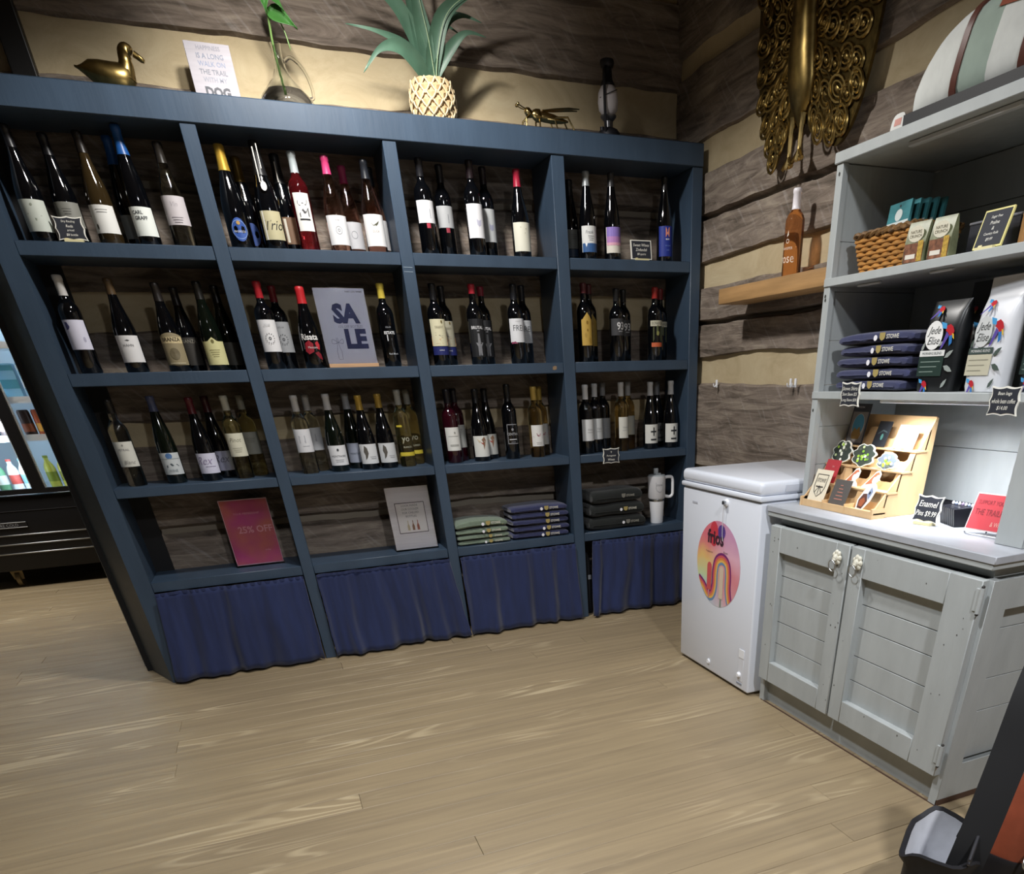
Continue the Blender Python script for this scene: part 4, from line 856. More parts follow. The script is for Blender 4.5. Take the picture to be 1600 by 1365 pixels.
for yy, lb in ((-.207, 'lone small white adhesive hook near the shelf unit'), (-.833, 'small white adhesive hook, left of a close pair'), (-.868, 'small white adhesive hook, right of a close pair')):
    t = thing('wall_hook', lb+' on the log wall', 'hook', (XW-.002, yy, 1.125), RW, 'white adhesive hooks')
    part('back_plate', MB().rbox(-.007, .007, -.006, .0, 0, .034, .002, 2), M_WHITE2, t)
    part('hook', MB().tube(catmull([(0, -.006, .012), (0, -.014, .004), (0, -.02, .008), (0, -.021, .018)], 4), .0028, 8), M_WHITE2, t)

t = thing('brass_peacock', 'large embossed brass peacock with fanned tail hung on the log wall', 'wall ornament', (XW-.035, -.78, 1.84), RW)
# fan outline in (x, z): local x = towards the camera
fan_o = catmull([(-.16, 0, .03), (-.22, 0, .12), (-.27, 0, .22), (-.3, 0, .35), (-.31, 0, .5), (-.28, 0, .68), (-.18, 0, .84), (0, 0, .92), (.2, 0, .86), (.34, 0, .7), (.4, 0, .5), (.4, 0, .33), (.36, 0, .17), (.3, 0, .06), (.22, 0, .025), (.15, 0, .1), (.06, 0, .12), (-.03, 0, .12), (-.1, 0, .1)], 6, True)
part('tail_plate', MB().prism([(p.x, p.z) for p in fan_o], .0, .012), P('dark bronze', '#5a4c2c', .45, metal=1, noise=((50, 50, 50), .4)), t)
def ring_mesh(rx, rz, w):
    return MB().tube([(rx*math.cos(a), 0, rz*math.sin(a)) for a in [2*PI*i/14 for i in range(14)]], w, 6, closed=True)
eye = ring_mesh(.03, .042, .0055).add(*(lambda q: (q.v, q.f))(ring_mesh(.017, .026, .004))).ball((0, -.002, 0), .009, .006, .014, 8).add(*(lambda q: (q.v, q.f))(MB().tube(catmull([(0, 0, .042), (.006, .002, .075), (-.004, .003, .11)], 4), .0035, 5))).mesh('feather_eye', M_BRASS)
random.seed(9)
import itertools
def inside(x, z):
    c = False; n = len(fan_o)
    for i in range(n):
        a, b_ = fan_o[i], fan_o[i-1]
        if (a.z > z) != (b_.z > z) and x < (b_.x-a.x)*(z-a.z)/(b_.z-a.z)+a.x: c = not c
    return c
cnt = 0
for rr in range(1, 10):
    Rd_ = .06 + .068*rr
    nn = int(2*PI*Rd_/.08)
    for k in range(nn):
        a = 2*PI*(k+.5*(rr % 2))/nn
        x = Rd_*math.sin(a)*.8; z_ = .36+Rd_*math.cos(a)
        if abs(x-.01) < .07 and .08 < z_ < .8: continue
        if not inside(x*1.06, .36+(z_-.36)*1.03): continue
        link('feather_eye', eye, t, (x, -.006+.003*random.random(), z_), (random.uniform(-.15, .15), math.atan2(x, z_-.36)+PI, random.uniform(-.1, .1)))
        cnt += 1
for (x, z_, an) in ((-.15, .06, 3.5), (-.11, .11, 3.3), (.13, .09, 2.9), (.2, .07, 2.8), (.26, .085, 2.7), (.32, .16, 2.5)):
    link('feather_eye', eye, t, (x, -.008, z_), (0, an+PI, 0))
bd = [(.115, .004, .004, 0), (.14, .02, .016, 0), (.18, .04, .03, 0), (.24, .052, .042, -.004), (.31, .05, .046, -.01), (.4, .044, .044, -.012), (.5, .04, .04, -.014), (.6, .036, .036, -.014), (.68, .03, .03, -.01), (.74, .032, .032, -.012), (.78, .026, .026, -.014), (.8, .004, .004, -.014)]
part('body', MB().loft([[(xo+.012+1.45*rx*math.cos(2*PI*i/18), -.006-ry*max(-.3, math.sin(2*PI*i/18)), z_) for i in range(18)] for z_, rx, ry, xo in bd]), M_BRASS, t)
part('beak', MB().tube([(.0, -.04, .765), (-.004, -.06, .758), (-.004, -.072, .75)], [.01, .007, .002], 8), M_BRASS2, t)
part('crest', MB().tube([(0, -.02, .8), (-.02, -.02, .85)], .004, 6).tube([(0, -.02, .8), (.01, -.02, .86)], .004, 6).tube([(0, -.02, .8), (.04, -.02, .85)], .004, 6), M_BRASS2, t)
for sx, zz in ((-.022, .0), (.04, .012)):
    part('leg', MB().tube(catmull([(sx, -.012, .15), (sx-.004, -.016, .09), (sx-.002, -.018, .03+zz)], 4), [.014, .012, .011, .01, .009, .009, .008, .008, .01], 8), M_BRASS2, t)
    part('foot', MB().tube([(sx, -.018, .035+zz), (sx-.03, -.026, .008+zz)], [.01, .007], 8).tube([(sx, -.018, .035+zz), (sx, -.032, .006+zz)], [.01, .007], 8).tube([(sx, -.018, .035+zz), (sx+.03, -.026, .01+zz)], [.01, .007], 8).ball((sx, -.016, .02+zz), .018, .014, .014), M_BRASS2, t)

# ------------------------------------------------------------------ chest freezer
t = thing('chest_freezer', 'white chest freezer with round popsicle sticker beside the grey cabinet', 'freezer', (2.268, -.845, 0), RW)
FW = .606; FD = .535
part('cabinet', MB().rbox(0, FW, 0, FD, .012, .772, .008, 3), M_WHITE, t)
part('gasket', MB().box(.008, FW-.008, .006, FD-.01, .77, .779), M_GASK, t)
part('lid', MB().rbox(-.004, FW+.004, -.008, FD, .7775, .796, .006, 2).rbox(-.002, FW+.002, -.006, FD, .795, .845, .018, 4), M_WHITE, t)
part('lid_grip', MB().rbox(FW+.002, FW+.006, .1, .4, .806, .83, .0015, 2), P('white recess', '#c8ccd6', .35), t)
lk = part('lock', MB().lathe([(0, 0), (.014, 0), (.014, .006), (.009, .01), (0, .011)], 18).xf(Matrix.Translation((.365, 0, .748)) @ Matrix.Rotation(PI/2, 4, 'X')), M_WHITE2, t)
part('key', MB().rbox(.355, .375, -.02, -.008, .742, .756, .003, 2), M_STEEL, lk)
part('key_string', MB().tube(catmull([(.365, -.014, .745), (.358, -.012, .69), (.35, -.006, .63), (.352, -.004, .6)], 5), .0016, 6), C('#c9c9cc'), lk)
part('drain_plug', MB().lathe([(0, 0), (.012, 0), (.012, .004), (.007, .006), (0, .003)], 18).xf(Matrix.Translation((.276, 0, .055)) @ Matrix.Rotation(PI/2, 4, 'X')), P('white plastic', '#eceef2', .35), t)
part('control_panel', MB().rbox(.525, .565, -.0015, .002, .05, .19, .001, 1), P('freezer control panel', '#d8dbe2', .35), t)
part('rating_sticker', MB().rbox(.526, .566, -.003, -.001, .155, .192, .0005, 1), M_WHITE2, t)
part('thermostat_knob', MB().lathe([(0, 0), (.013, 0), (.012, .008), (.008, .012), (0, .012)], 18).xf(Matrix.Translation((.537, 0, .078)) @ Matrix.Rotation(PI/2, 4, 'X')), M_WHITE2, t)
part('badge', MB().box(.52, .56, -.002, 0, .034, .042), C('#8a8f9a'), t)
part('badge', MB().box(.088, .132, -.0012, 0, .716, .724), C('#b4b8c2'), t)
# round sticker
sx0, sz0, sr = .318, .497, .175
m = bpy.data.materials.new('watercolour print'); m.use_nodes = True; nt = m.node_tree; bs = nt.nodes['Principled BSDF']; bs.inputs['Roughness'].default_value = .4
tc = nt.nodes.new('ShaderNodeTexCoord'); sep = nt.nodes.new('ShaderNodeSeparateXYZ'); nt.links.new(tc.outputs['Object'], sep.inputs[0])
def mrange(sock, a, b_):
    q = nt.nodes.new('ShaderNodeMapRange'); q.inputs[1].default_value = a; q.inputs[2].default_value = b_; nt.links.new(sock, q.inputs[0]); return q.outputs[0]
nn = nt.nodes.new('ShaderNodeTexNoise'); nn.inputs['Scale'].default_value = 9; nt.links.new(tc.outputs['Object'], nn.inputs['Vector'])
ad = nt.nodes.new('ShaderNodeMath'); ad.operation = 'ADD'; ad2 = nt.nodes.new('ShaderNodeMath'); ad2.operation = 'MULTIPLY'; ad2.inputs[1].default_value = .35
nt.links.new(nn.outputs['Fac'], ad2.inputs[0]); nt.links.new(mrange(sep.outputs['Z'], sz0-sr, sz0+sr), ad.inputs[0]); nt.links.new(ad2.outputs[0], ad.inputs[1])
rp = nt.nodes.new('ShaderNodeValToRGB'); e = rp.color_ramp.elements; e[0].position = .12; e[0].color = (*lin('#d2dce4'), 1); e[1].position = 1; e[1].color = (*lin('#dc7480'), 1)
for p_, c_ in ((.35, '#a9c6dc'), (.5, '#c9d8a8'), (.7, '#e8c078'), (.88, '#e08a80')): k = e.new(p_); k.color = (*lin(c_), 1)
rq = nt.nodes.new('ShaderNodeValToRGB'); e = rq.color_ramp.elements; e[0].position = .1; e[0].color = (*lin('#c9d4d4'), 1); e[1].position = 1; e[1].color = (*lin('#cf9abc'), 1)
for p_, c_ in ((.3, '#dfa0aa'), (.55, '#dc8a92'), (.8, '#e6b4c6')): k = e.new(p_); k.color = (*lin(c_), 1)
nt.links.new(ad.outputs[0], rp.inputs['Fac']); nt.links.new(ad.outputs[0], rq.inputs['Fac'])
mx = nt.nodes.new('ShaderNodeMixRGB'); nt.links.new(mrange(sep.outputs['X'], sx0-.08, sx0+.06), mx.inputs[0]); nt.links.new(rp.outputs[0], mx.inputs[1]); nt.links.new(rq.outputs[0], mx.inputs[2]); nt.links.new(mx.outputs[0], bs.inputs['Base Color'])
st = part('round_sticker', MB().flat(ell(sx0, sz0, sr, sr, 48), -.0008), m, t, 'round watercolour sticker with rainbow and popsicles', smooth=False)
def band(off, w, hexc):
    ctr = catmull([(-.16, 0, -.055), (-.115, 0, -.075), (-.075, 0, -.105), (-.04, 0, -.1), (-.022, 0, -.06), (-.02, 0, 0), (-.005, 0, .045), (.035, 0, .062), (.075, 0, .045), (.088, 0, 0), (.09, 0, -.055), (.105, 0, -.105), (.13, 0, -.13)], 7)
    v = []; n = len(ctr)
    for i, p in enumerate(ctr):
        d = (ctr[min(i+1, n-1)]-ctr[max(i-1, 0)]).normalized(); nn_ = Vector((-d.z, 0, d.x))
        for o_ in (off-w/2, off+w/2):
            q = p + nn_*o_
            q2 = Vector((q.x, 0, q.z-.03)); L = q2.length
            if L > sr*.985: q2 = q2*(sr*.985/L); q = q2+Vector((0, 0, .03))
            v.append((q.x+sx0, -.0014, q.z-.03+sz0))
    return part('rainbow_band', MB().add(v, [(2*i, 2*i+1, 2*i+3, 2*i+2) for i in range(n-1)]), C(hexc, .4), st, smooth=False)
for o_, c_ in ((.018, '#7a2f6e'), (.0085, '#d05a68'), (-.001, '#e08a4e'), (-.0105, '#e8b860'), (-.02, '#6d90b4')): band(o_, .0098, c_)
def pop(cx, z0_, z1_, w, hexc, stk):
    pts = [(cx-w/2, z0_), (cx+w/2, z0_)] + [(cx+w/2*math.cos(a), z1_-w/2+w/2*math.sin(a)) for a in [PI*i/10 for i in range(11)]]
    part('popsicle_print', MB().flat([(sx0+a, sz0+b_) for a, b_ in pts], -.002), C(hexc, .4), st, smooth=False)
    part('popsicle_stick_print', MB().flat([(sx0+cx-.005, sz0+z0_-.035), (sx0+cx+.005, sz0+z0_-.035), (sx0+cx+.005, sz0+z0_), (sx0+cx-.005, sz0+z0_)], -.002), C(stk, .4), st, smooth=False)
pop(-.065, -.115, .002, .036, '#cc5a5a', '#c98a90'); pop(.035, -.135, .0, .032, '#d8c4ae', '#7f8f80')
part('popsicle_blot', MB().flat([(sx0-.04+.034*p[0], sz0+.12+.05*p[1]) for p in ell(0, 0, 1, 1, 16)], -.0012), C('#c9404c', .4), st, smooth=False)
part('popsicle_blot', MB().flat([(sx0+.02+.03*p[0], sz0+.135+.028*p[1]) for p in ell(0, 0, 1, 1, 16)], -.00115), C('#5a3f8a', .4), st, smooth=False)
text_part('sticker_lettering', 'frios', .056, st, C('#3a2430'), sx0-.025, sz0+.108, -.0024, .13, bold=.03)
text_part('sticker_lettering', 'friospops.com', .009, st, C('#5a4450'), sx0-.07, sz0+.045, -.0024, .1)
text_part('sticker_lettering', 'flavors', .009, st, C('#5a4450'), sx0+.06, sz0+.06, -.0024, .05)

# ------------------------------------------------------------------ grey cabinet with hutch
cab = thing('base_cabinet', 'grey painted two-door wooden cabinet with panelled end', 'cabinet', (2.307, -1.49, 0), RW)
CW = .99; CD = .50     # local x 0..CW (towards the camera), y depth
part('carcass', MB().box(.0, CW-.03, .03, CD, .0, .705).box(0, .03, .0, .03, 0, .705).box(CW-.03, CW, 0, .03, 0, .705), M_GREY, cab, smooth=False)
part('toe_board', MB().box(.03, CW-.03, .022, .03, 0, .11), M_GREY, cab, smooth=False)
M_RUST = P('bare worn edge', '#4f3a2e', .8)
part('worn_edge', MB().box(.01, CW, -.001, .004, 0, .003).box(CW-.001, CW+.0035, .0, .2, 0, .022), M_RUST, cab, 'paint worn through to brown wood')
part('painted_gap_shade', MB().box(.03, CW-.03, .027, .0305, .69, .705), C('#3a3d42'), cab)  # dark strip paints in the shade below the countertop
def door(x0, x1, hinge):
    dr = part('door', MB().rbox(x0, x0+.062, -.024, .004, .108, .706, .002, 1).rbox(x1-.062-(.05 if hinge else 0), x1, -.024, .004, .108, .706, .002, 1)
        .rbox(x0+.062, x1-.062-(.05 if hinge else 0), -.024, .004, .617, .7055, .002, 1).rbox(x0+.062, x1-.062-(.05 if hinge else 0), -.024, .004, .1085, .19, .002, 1), M_GREY, cab)
    a, b_ = x0+.06, x1-.06-(.05 if hinge else 0)
    zz = [.188, .268, .355, .452, .53, .62]
    for z0_, z1_ in zip(zz, zz[1:]):
        part('panel_board', MB().rbox(a, b_, .0, .004, z0_+.0012, z1_-.0012, .0012, 1), M_GREY, dr)
    return dr
d1 = door(.012, .452, False); d2 = door(.462, .978, True)
def knob(dr, x, z_):
    kb = MB(); 
    for k in range(7):
        a = 2*PI*k/7; kb.ball((x+.014*math.cos(a), -.032, z_+.016*math.sin(a)), .0085, .006, .009, 8)
    kb.ball((x, -.036, z_), .011, .01, .012, 10).ball((x, -.042, z_-.006), .007, .006, .006, 8).lathe([(0, 0), (.012, 0), (.012, .01), (0, .01)], 10, (x, -.03, z_-.004))
    kn = part('knob', kb, P('ivory enamel', '#d9d6c6', .45, noise=((120, 120, 120), .25)), dr, 'ornate ivory flower knob')
    part('ring_pull', MB().tube([(x-.004+.016*math.cos(a), -.046-.003*math.sin(a), z_-.026+.018*math.sin(a)) for a in [2*PI*i/20 for i in range(20)]], .0018, 6, closed=True), M_STEEL, kn)
knob(d1, .405, .662); knob(d2, .505, .664)
def hinge(z_):
    hg = part('hinge', MB().rbox(.965, .982, -.0275, -.023, z_-.03, z_+.03, .001, 1).tube([(.984, -.026, z_-.034), (.984, -.026, z_+.034)], .006, 10), M_GREY, d2)
    part('hinge_pin', MB().ball((.984, -.026, z_+.036), .005).ball((.984, -.026, z_-.036), .005), P('dark worn metal', '#3c3a38', .5, metal=.6), hg)
hinge(.655); hinge(.185)
# panelled end facing the camera
ep = part('end_panel', MB().rbox(CW-.001, CW+.003, .0, .072, .0, .705, .001, 1).rbox(CW-.001, CW+.003, CD-.07, CD, .0, .705, .001, 1).rbox(CW-.001, CW+.003, .07, CD-.068, .62, .705, .001, 1).rbox(CW-.001, CW+.003, .07, CD-.068, .0, .14, .001, 1), M_GREY, cab)
zz = [.138, .3, .405, .557, .622]
for z0_, z1_ in zip(zz, zz[1:]):
    part('panel_board', MB().rbox(CW-.029, CW-.022, .068, CD-.068, z0_+.001, z1_-.001, .001, 1), M_GREY, ep)
random.seed(3)
for i in range(34):
    x_, z_ = random.choice([(random.uniform(.02, .07), random.uniform(.12, .7)), (random.uniform(.4, .5), random.uniform(.12, .64)), (random.uniform(.88, .96), random.uniform(.12, .7)), (random.uniform(.1, .9), random.choice([random.uniform(.63, .7), random.uniform(.115, .18)]))])
    r_ = random.uniform(.001, .0028); part('nail_ding', MB().flat(ell(x_, z_, r_, r_*1.3, 7), -.0244), C('#4c4a48'), cab, smooth=False)
ct = thing('countertop', 'pale grey plank countertop on the two-door cabinet', 'countertop', (2.286, -1.458, .7062), RW)
M_TOP = P('worn grey top', '#a9adb4', .5, noise=((8, 20, 8), .1))
CT = (0, 1.03)
for k, (a, b_) in enumerate(((0, .16), (.16, .33), (.33, .515))):
    part('plank', MB().rbox(0, 1.028, a+.0005, b_-.0005, .042, .0628, .002, 1), M_TOP, ct)
part('front_edge', MB().rbox(.004, 1.022, .004, .5, .0265, .0425, .002, 1), M_GREY, ct)
part('support_board', MB().box(.04, 1.0, .045, .5, .0, .027), M_GREY, ct, smooth=False)

hu = thing('hutch', 'tall grey painted open hutch with two shelves standing on the countertop', 'shelf', (2.415, -1.495, .769), RW)
HW = .96; HD = .378; HZ = 1.7305-.769
part('top_board', MB().rbox(-.006, HW+.006, -.006, HD, HZ-.026, HZ, .002, 1), M_GREY, hu)
for x0, x1 in ((0, .03), (HW-.09, HW)):
    part('stile', MB().rbox(x0, x1, 0, .022, 0.0005, HZ-.026, .0015, 1), M_GREY, hu)
for x0, x1 in ((.004, .024), (HW-.024, HW-.004)):
    zz = [.0005, .13, .25, .375, .5, .63, .755, HZ-.027]
    for z0_, z1_ in zip(zz, zz[1:]):
        part('side_board', MB().rbox(x0, x1, .021, HD, z0_, z1_-.0012, .0008, 1), M_GREY, hu)
zz = [.022, .185, .345, .5, .67, .82, HZ-.027]
for z0_, z1_ in zip(zz, zz[1:]):
    part('back_board', MB().rbox(.024, HW-.024, HD-.012, HD, z0_, z1_-.0015, .0008, 1), M_GREY, hu)
part('back_gap', MB().box(.024, HW-.024, HD-.006, HD, .0005, .022), C('#2a2a30'), hu)
ZA = 1.432-.769; ZB_ = 1.1245-.769
for z_ in (ZA, ZB_):
    part('shelf_board', MB().rbox(.001, HW-.001, -.004, HD-.013, z_-.021, z_, .0015, 1), M_GREY, hu)
for z_, dx in ((ZA-.045, .012), (ZA-.055, .014), (.3, .012), (HZ-.05, .016)): part('nail_head', MB().flat(ell(dx, z_, .004, .005, 8), -.0008), C('#33332f'), hu, smooth=False)
M_LED = P('lit led diffuser', '#eef2ff', .5, emit=1.5)
M_LEDO = P('led housing', '#c4c8cc', .4)
l1 = part('led_bar', MB().rbox(.26, .62, .03, .05, HZ-.037, HZ-.0265, .002, 1), M_LEDO, hu, 'unlit white led bar')
l2 = part('led_bar', MB().rbox(.28, .72, .05, .072, ZB_-.031, ZB_-.0215, .002, 1), M_LEDO, hu, 'white led bar')
part('led_diffuser', MB().box(.285, .715, .053, .069, ZB_-.0313, ZB_-.0309), M_LED, l2)
part('led_bar', MB().rbox(.1, .2, .05, .062, ZA-.028, ZA-.0215, .002, 1), M_LEDO, hu)
part('led_bar', MB().rbox(.42, .5, .03, .042, ZA-.028, ZA-.0215, .002, 1), M_LEDO, hu)
lo = lamp('hutch_led_lamp', 'AREA', (2.476, -1.995, 1.085), (2.50, -1.98, 0), 2.1, (.93, .95, 1), .43, size_y=.015, spread=118)
lo.rotation_euler = (Matrix.Rotation(-.36, 3, 'Y') @ Matrix.Rotation(PI/2, 3, 'Z')).to_euler()

# ------------------------------------------------------------------ goods on the hutch
def HP(x, lx): return (x, -1.495-lx)          # hutch: world x, local distance from its left edge
ZSA = 1.4325; ZSB = 1.125; ZSC = .7692
# wicker basket
t = thing('wicker_basket', 'rectangular honey-brown wicker basket on the upper hutch shelf', 'basket', (2.475, -1.585, ZSA), RW)
BW, BD, BH = .21, .15, .092
M_WICK = P('wicker', '#b07c3c', .5, rand=.12, noise=((40, 40, 40), .25)); M_WICK2 = P('dark wicker rim', '#6a4c26', .6, noise=((90, 90, 90), .5))
def rectpath(w0, d0, fl, n=60, amp=0, ph=0, z=0):
    out = []
    for i in range(n):
        u = i/n*4; sgm = int(u); f = u-sgm
        if sgm == 0: p, nn_ = (-fl+f*(w0+2*fl), -fl), (0, -1)
        elif sgm == 1: p, nn_ = (w0+fl, -fl+f*(d0+2*fl)), (1, 0)
        elif sgm == 2: p, nn_ = (w0+fl-f*(w0+2*fl), d0+fl), (0, 1)
        else: p, nn_ = (-fl, d0+fl-f*(d0+2*fl)), (-1, 0)
        o_ = amp*math.sin(i*2*PI*20/n+ph)
        out.append((p[0]+nn_[0]*o_, p[1]+nn_[1]*o_, z))
    return out
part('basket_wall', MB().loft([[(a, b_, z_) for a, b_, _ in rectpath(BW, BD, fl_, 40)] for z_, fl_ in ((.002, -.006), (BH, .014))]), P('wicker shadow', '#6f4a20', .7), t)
for r in range(8):
    z_ = .007+r*.0108; fl_ = .02*z_/BH-.004
    part('strand', MB().tube(rectpath(BW, BD, fl_, 100, .0036, PI*(r % 2), z_), .0058, 6, closed=True), M_WICK, t)
for k in range(2):
    part('rim_braid', MB().tube([(p[0], p[1], p[2]+.004*math.sin(i*.9+PI*k)) for i, p in enumerate(rectpath(BW, BD, .018, 120, .004, PI*k, BH+.003))], .006, 6, closed=True), M_WICK2, t)
for i in range(5):
    t = thing('teal_packet', 'teal and white packet, %s in the wicker basket' % ('frontmost', 'second', 'third', 'fourth', 'rearmost')[i], 'packet', (2.522+.02*i, -1.62-.012*i, ZSA+.012), RW-.15, 'teal packets in the basket')
    M = Matrix.Rotation(-.12, 4, 'X')
    part('card', MB().box(-.012, .098, 0, .008, 0, .155).xf(M), P('teal print', '#3f7f86', .4, noise=((14, 14, 30), .35)), t)
    part('white_panel', MB().flat([(-.01, .075), (.096, .075), (.096, .11), (-.01, .11)], -.0006).flat(ell(.043, .125, .018, .014, 16), -.0007).xf(M), C('#c9d2d0'), t)
    part('hang_hole', MB().flat(ell(.043, .146, .004, .003, 10), -.0007).xf(M), M_INK, t)
def snack(x, lx, lb, k):
    t = thing('snack_pouch', lb, 'packet', (x, -1.495-lx, ZSA), RW+.12, 'crunchy snack pouches')
    w, h, d = .07, .094, .03
    rg = [[(-w/2*s1, -d/2*s2, z_), (w/2*s1, -d/2*s2, z_), (w/2*s1, d/2*s2, z_), (-w/2*s1, d/2*s2, z_)] for z_, s1, s2 in ((0, .95, 1), (.01, 1, 1.1), (.05, 1, .95), (.085, 1, .35), (h, 1.0, .08))]
    part('pouch', MB().loft(rg), P('olive pouch', '#767a5c', .4, noise=((40, 40, 40), .3)), t)
    part('printed_lower', MB().flat([(-w*.46, .004), (w*.46, .004), (w*.46, .046), (-w*.46, .046)], -d/2*1.11).xf(Matrix.Translation((0, -.001, 0))), P('brown crunchy print', '#7a4f38', .5, noise=((90, 90, 90), .6)), t)
    part('printed_badge', MB().flat([(p[0]*.026, .066+p[1]*.018) for p in ell(0, 0, 1, 1, 16)], -.0155), C('#d2cdb8'), t)
    text_part('printed_name', 'NATURE\nCRUNCH', .016, t, C('#6a6450'), 0, .066, -.0162, .04)
    part('printed_strip', MB().flat([(w*.2, .005), (w*.44, .005), (w*.44, .05), (w*.2, .05)], -.0182), P('golden print', '#b08f3a', .5, noise=((200, 200, 200), .4)), t)
    part('printed_tag', MB().flat([(-w*.36, .012), (w*.12, .012), (w*.12, .022), (-w*.36, .022)], -.0182), C('#d9d2c4'), t)
snack(2.455, .35, 'olive and brown snack pouch leaning beside the basket, left of two', 0); snack(2.465, .432, 'olive and brown snack pouch, right of two beside the basket', 1)
chalk_sign('chalk_sign', 'yellow-framed leaning chalk price sign on the upper hutch shelf', (2.452, -2.092, ZSA), RW, .088, .082, [('Sugar Free', 1), ('Praline', .8), ('&', .15), ('Country Rolls', 1), ('$9.99', .6)], .3, rect=True, frame=C('#d9cf86', .6))
t = thing('clear_tub', 'clear plastic tub behind the yellow-framed chalk sign', 'tub', (2.56, -2.02, ZSA), RW)
part('tub_wall', MB().box(-.06, .1, -.04, .06, 0.001, .07), P('smoky plastic', '#5a5a60', .2, trans=.6), t)
part('tub_lid', MB().rbox(-.063, .103, -.043, .063, .07, .076, .002, 1), P('smoky plastic lid', '#77777c', .3), t)
t = thing('wooden_frame', 'light wooden picture frame at the right edge of the upper hutch shelf', 'frame', (2.5, -2.142, ZSA), RW)
part('frame_edge', MB().rbox(0, .012, 0, .02, 0, .12, .001, 1).rbox(.012, .18, 0, .02, .108, .12, .001, 1).rbox(.168, .18, 0, .02, 0, .108, .001, 1).rbox(.012, .168, 0, .02, 0, .012, .001, 1), P('frame wood', '#b98a56', .5), t)
part('picture', MB().box(.012, .168, .008, .014, .012, .108), C('#8a8f92'), t)

# navy shirts on the lower hutch shelf
z = ZSB+.0005
for i, lb in enumerate(('bottom', 'second from the bottom', 'middle', 'second from the top', 'topmost')):
    folded('folded_shirt', lb+' navy folded shirt of the stack on the hutch, under the basket', (2.545, -1.725-.006*(i % 2), z), RW+.05*((i*5) % 3-1), .30, .2, .0285, M_NAVY, 43+i, 'navy shirts on the hutch', dot=True, tx=.24 if i > 2 else .2, flop=.012 if i == 4 else .006); z += .031

M_PARR = [C('#b3262f', .4), C('#2f6fb0', .4), C('#4a9ad0', .4), C('#d8b23a', .4), C('#5a4a9a', .4)]
def parrot(t, cx, cz, s, M, y=-.001):
    R_ = lambda pts: [(cx+p[0]*s, cz+p[1]*s) for p in pts]
    part('parrot_print', MB().flat(R_([(-.3, .35), (.0, .45), (.25, .3), (.4, .05), (.35, -.15), (.1, -.2), (-.1, .0), (-.3, .1)]), y).xf(M), M_PARR[0], t, smooth=False)
    part('parrot_print', MB().flat(R_([(-.75, .6), (-.3, .5), (-.25, .2), (-.6, .25)]), y-.0003).xf(M), M_PARR[2], t, smooth=False)
    part('parrot_print', MB().flat(R_([(.05, -.2), (.3, -.15), (.35, -.6), (.15, -.75)]), y-.0003).xf(M), M_PARR[1], t, smooth=False)
    part('parrot_print', MB().flat(R_([(-.2, .05), (.05, -.15), (-.35, -.8), (-.55, -.95)]), y-.0003).xf(M), M_PARR[4], t, smooth=False)
    part('parrot_print', MB().flat(R_([(.25, -.05), (.4, -.1), (.5, -.4), (.35, -.3)]), y-.0004).xf(M), M_PARR[3], t, smooth=False)
def coffee_bag(name, lb, loc, rz, white, h=.235, front=True):
    t = thing(name, lb, 'bag', loc, RW+rz, 'coffee bags on the hutch')
    w, d = .125, .07
    cb, cs = (P('white coffee bag', '#d4d6da', .35, noise=((9, 9, 9), .05)), C('#3f4c46', .4)) if white else (P('black coffee bag', '#17191b', .35), C('#2c3b36', .4))
    rg = []
    for z_, sw, sd in ((0, .96, .9), (.012, 1, 1), (.1, 1, 1), (.15, 1, .9), (.185, 1, .62), (.205, 1, .3), (.215, 1, .1), (h, 1, .06)):
        rg.append([(w/2*sw*math.copysign(abs(math.cos(a))**.35, math.cos(a)), d/2*sd*math.copysign(abs(math.sin(a))**.5, math.sin(a)), z_) for a in [2*PI*(i+.5)/16 for i in range(16)]])
    part('pouch', MB().loft(rg), cb, t)
    I = Matrix(); yf = -d/2-.0015
    Mu = Matrix.Translation((0, -.0235, .15)) @ Matrix.Rotation(-.30, 4, 'X')
    part('oval_label', MB().flat(ell(-.018, .135, .03, .034, 24), yf-.0006), C('#e6e6e4' if not white else '#c9cccc', .4), t, smooth=False)
    text_part('script_name', 'Jede\nElise', .042, t, C('#3a3d3c'), -.018, .135, yf-.0012, .046, shear=.4)
    parrot(t, .033, .14, .042, I, yf-.0006)
    parrot(t, -.025, .045, .028, Matrix.Translation((0, 0, -.03)), yf-.0006)
    part('info_panel', MB().flat([(-.058, .038), (.03, .038), (.03, .085), (-.058, .085)], yf-.0005), C('#bdb9a4' if white else '#1f332d', .5), t, smooth=False)
    part('name_band', MB().flat([(-.058, .086), (.03, .086), (.03, .1), (-.058, .1)], yf-.0006), C('#3d4a46' if white else '#d9dad8', .5), t, smooth=False)
    text_part('band_text', 'MORNING BLEND', .006, t, C('#d9dad8' if white else '#3d4a46'), -.014, .093, yf-.0011, .07)
    for i in range(3): part('info_line', MB().flat([(-.05, .072-.012*i), (.02-.01*i, .072-.012*i), (.02-.01*i, .074-.012*i), (-.05, .074-.012*i)], yf-.001), C('#8f8c7c' if white else '#7f9088'), t, smooth=False)
    lc = C('#46534c' if white else '#8f9692', .5)
    for (x_, z_, r_, an) in ((.045, .09, .016, .6), (.05, .055, .018, -.4), (-.05, .11, .012, 1.2), (.01, .115, .014, .3), (.045, .02, .014, .9)):
        part('leaf_print', MB().flat([(x_+r_*(a*math.cos(an)-b_*math.sin(an)), z_+r_*(a*math.sin(an)+b_*math.cos(an))) for a, b_ in ((-1, 0), (-.4, .35), (.3, .3), (1, 0), (.3, -.3), (-.4, -.35))], yf-.0003), lc, t, smooth=False)
    if front:
        Mp = Matrix.Translation((0, 0, 0))
        parrot(t, -.02, 0, .03, Matrix.Translation((0, -.022, .19)) @ Matrix.Rotation(-.75, 4, 'X'), -.004)
    return t
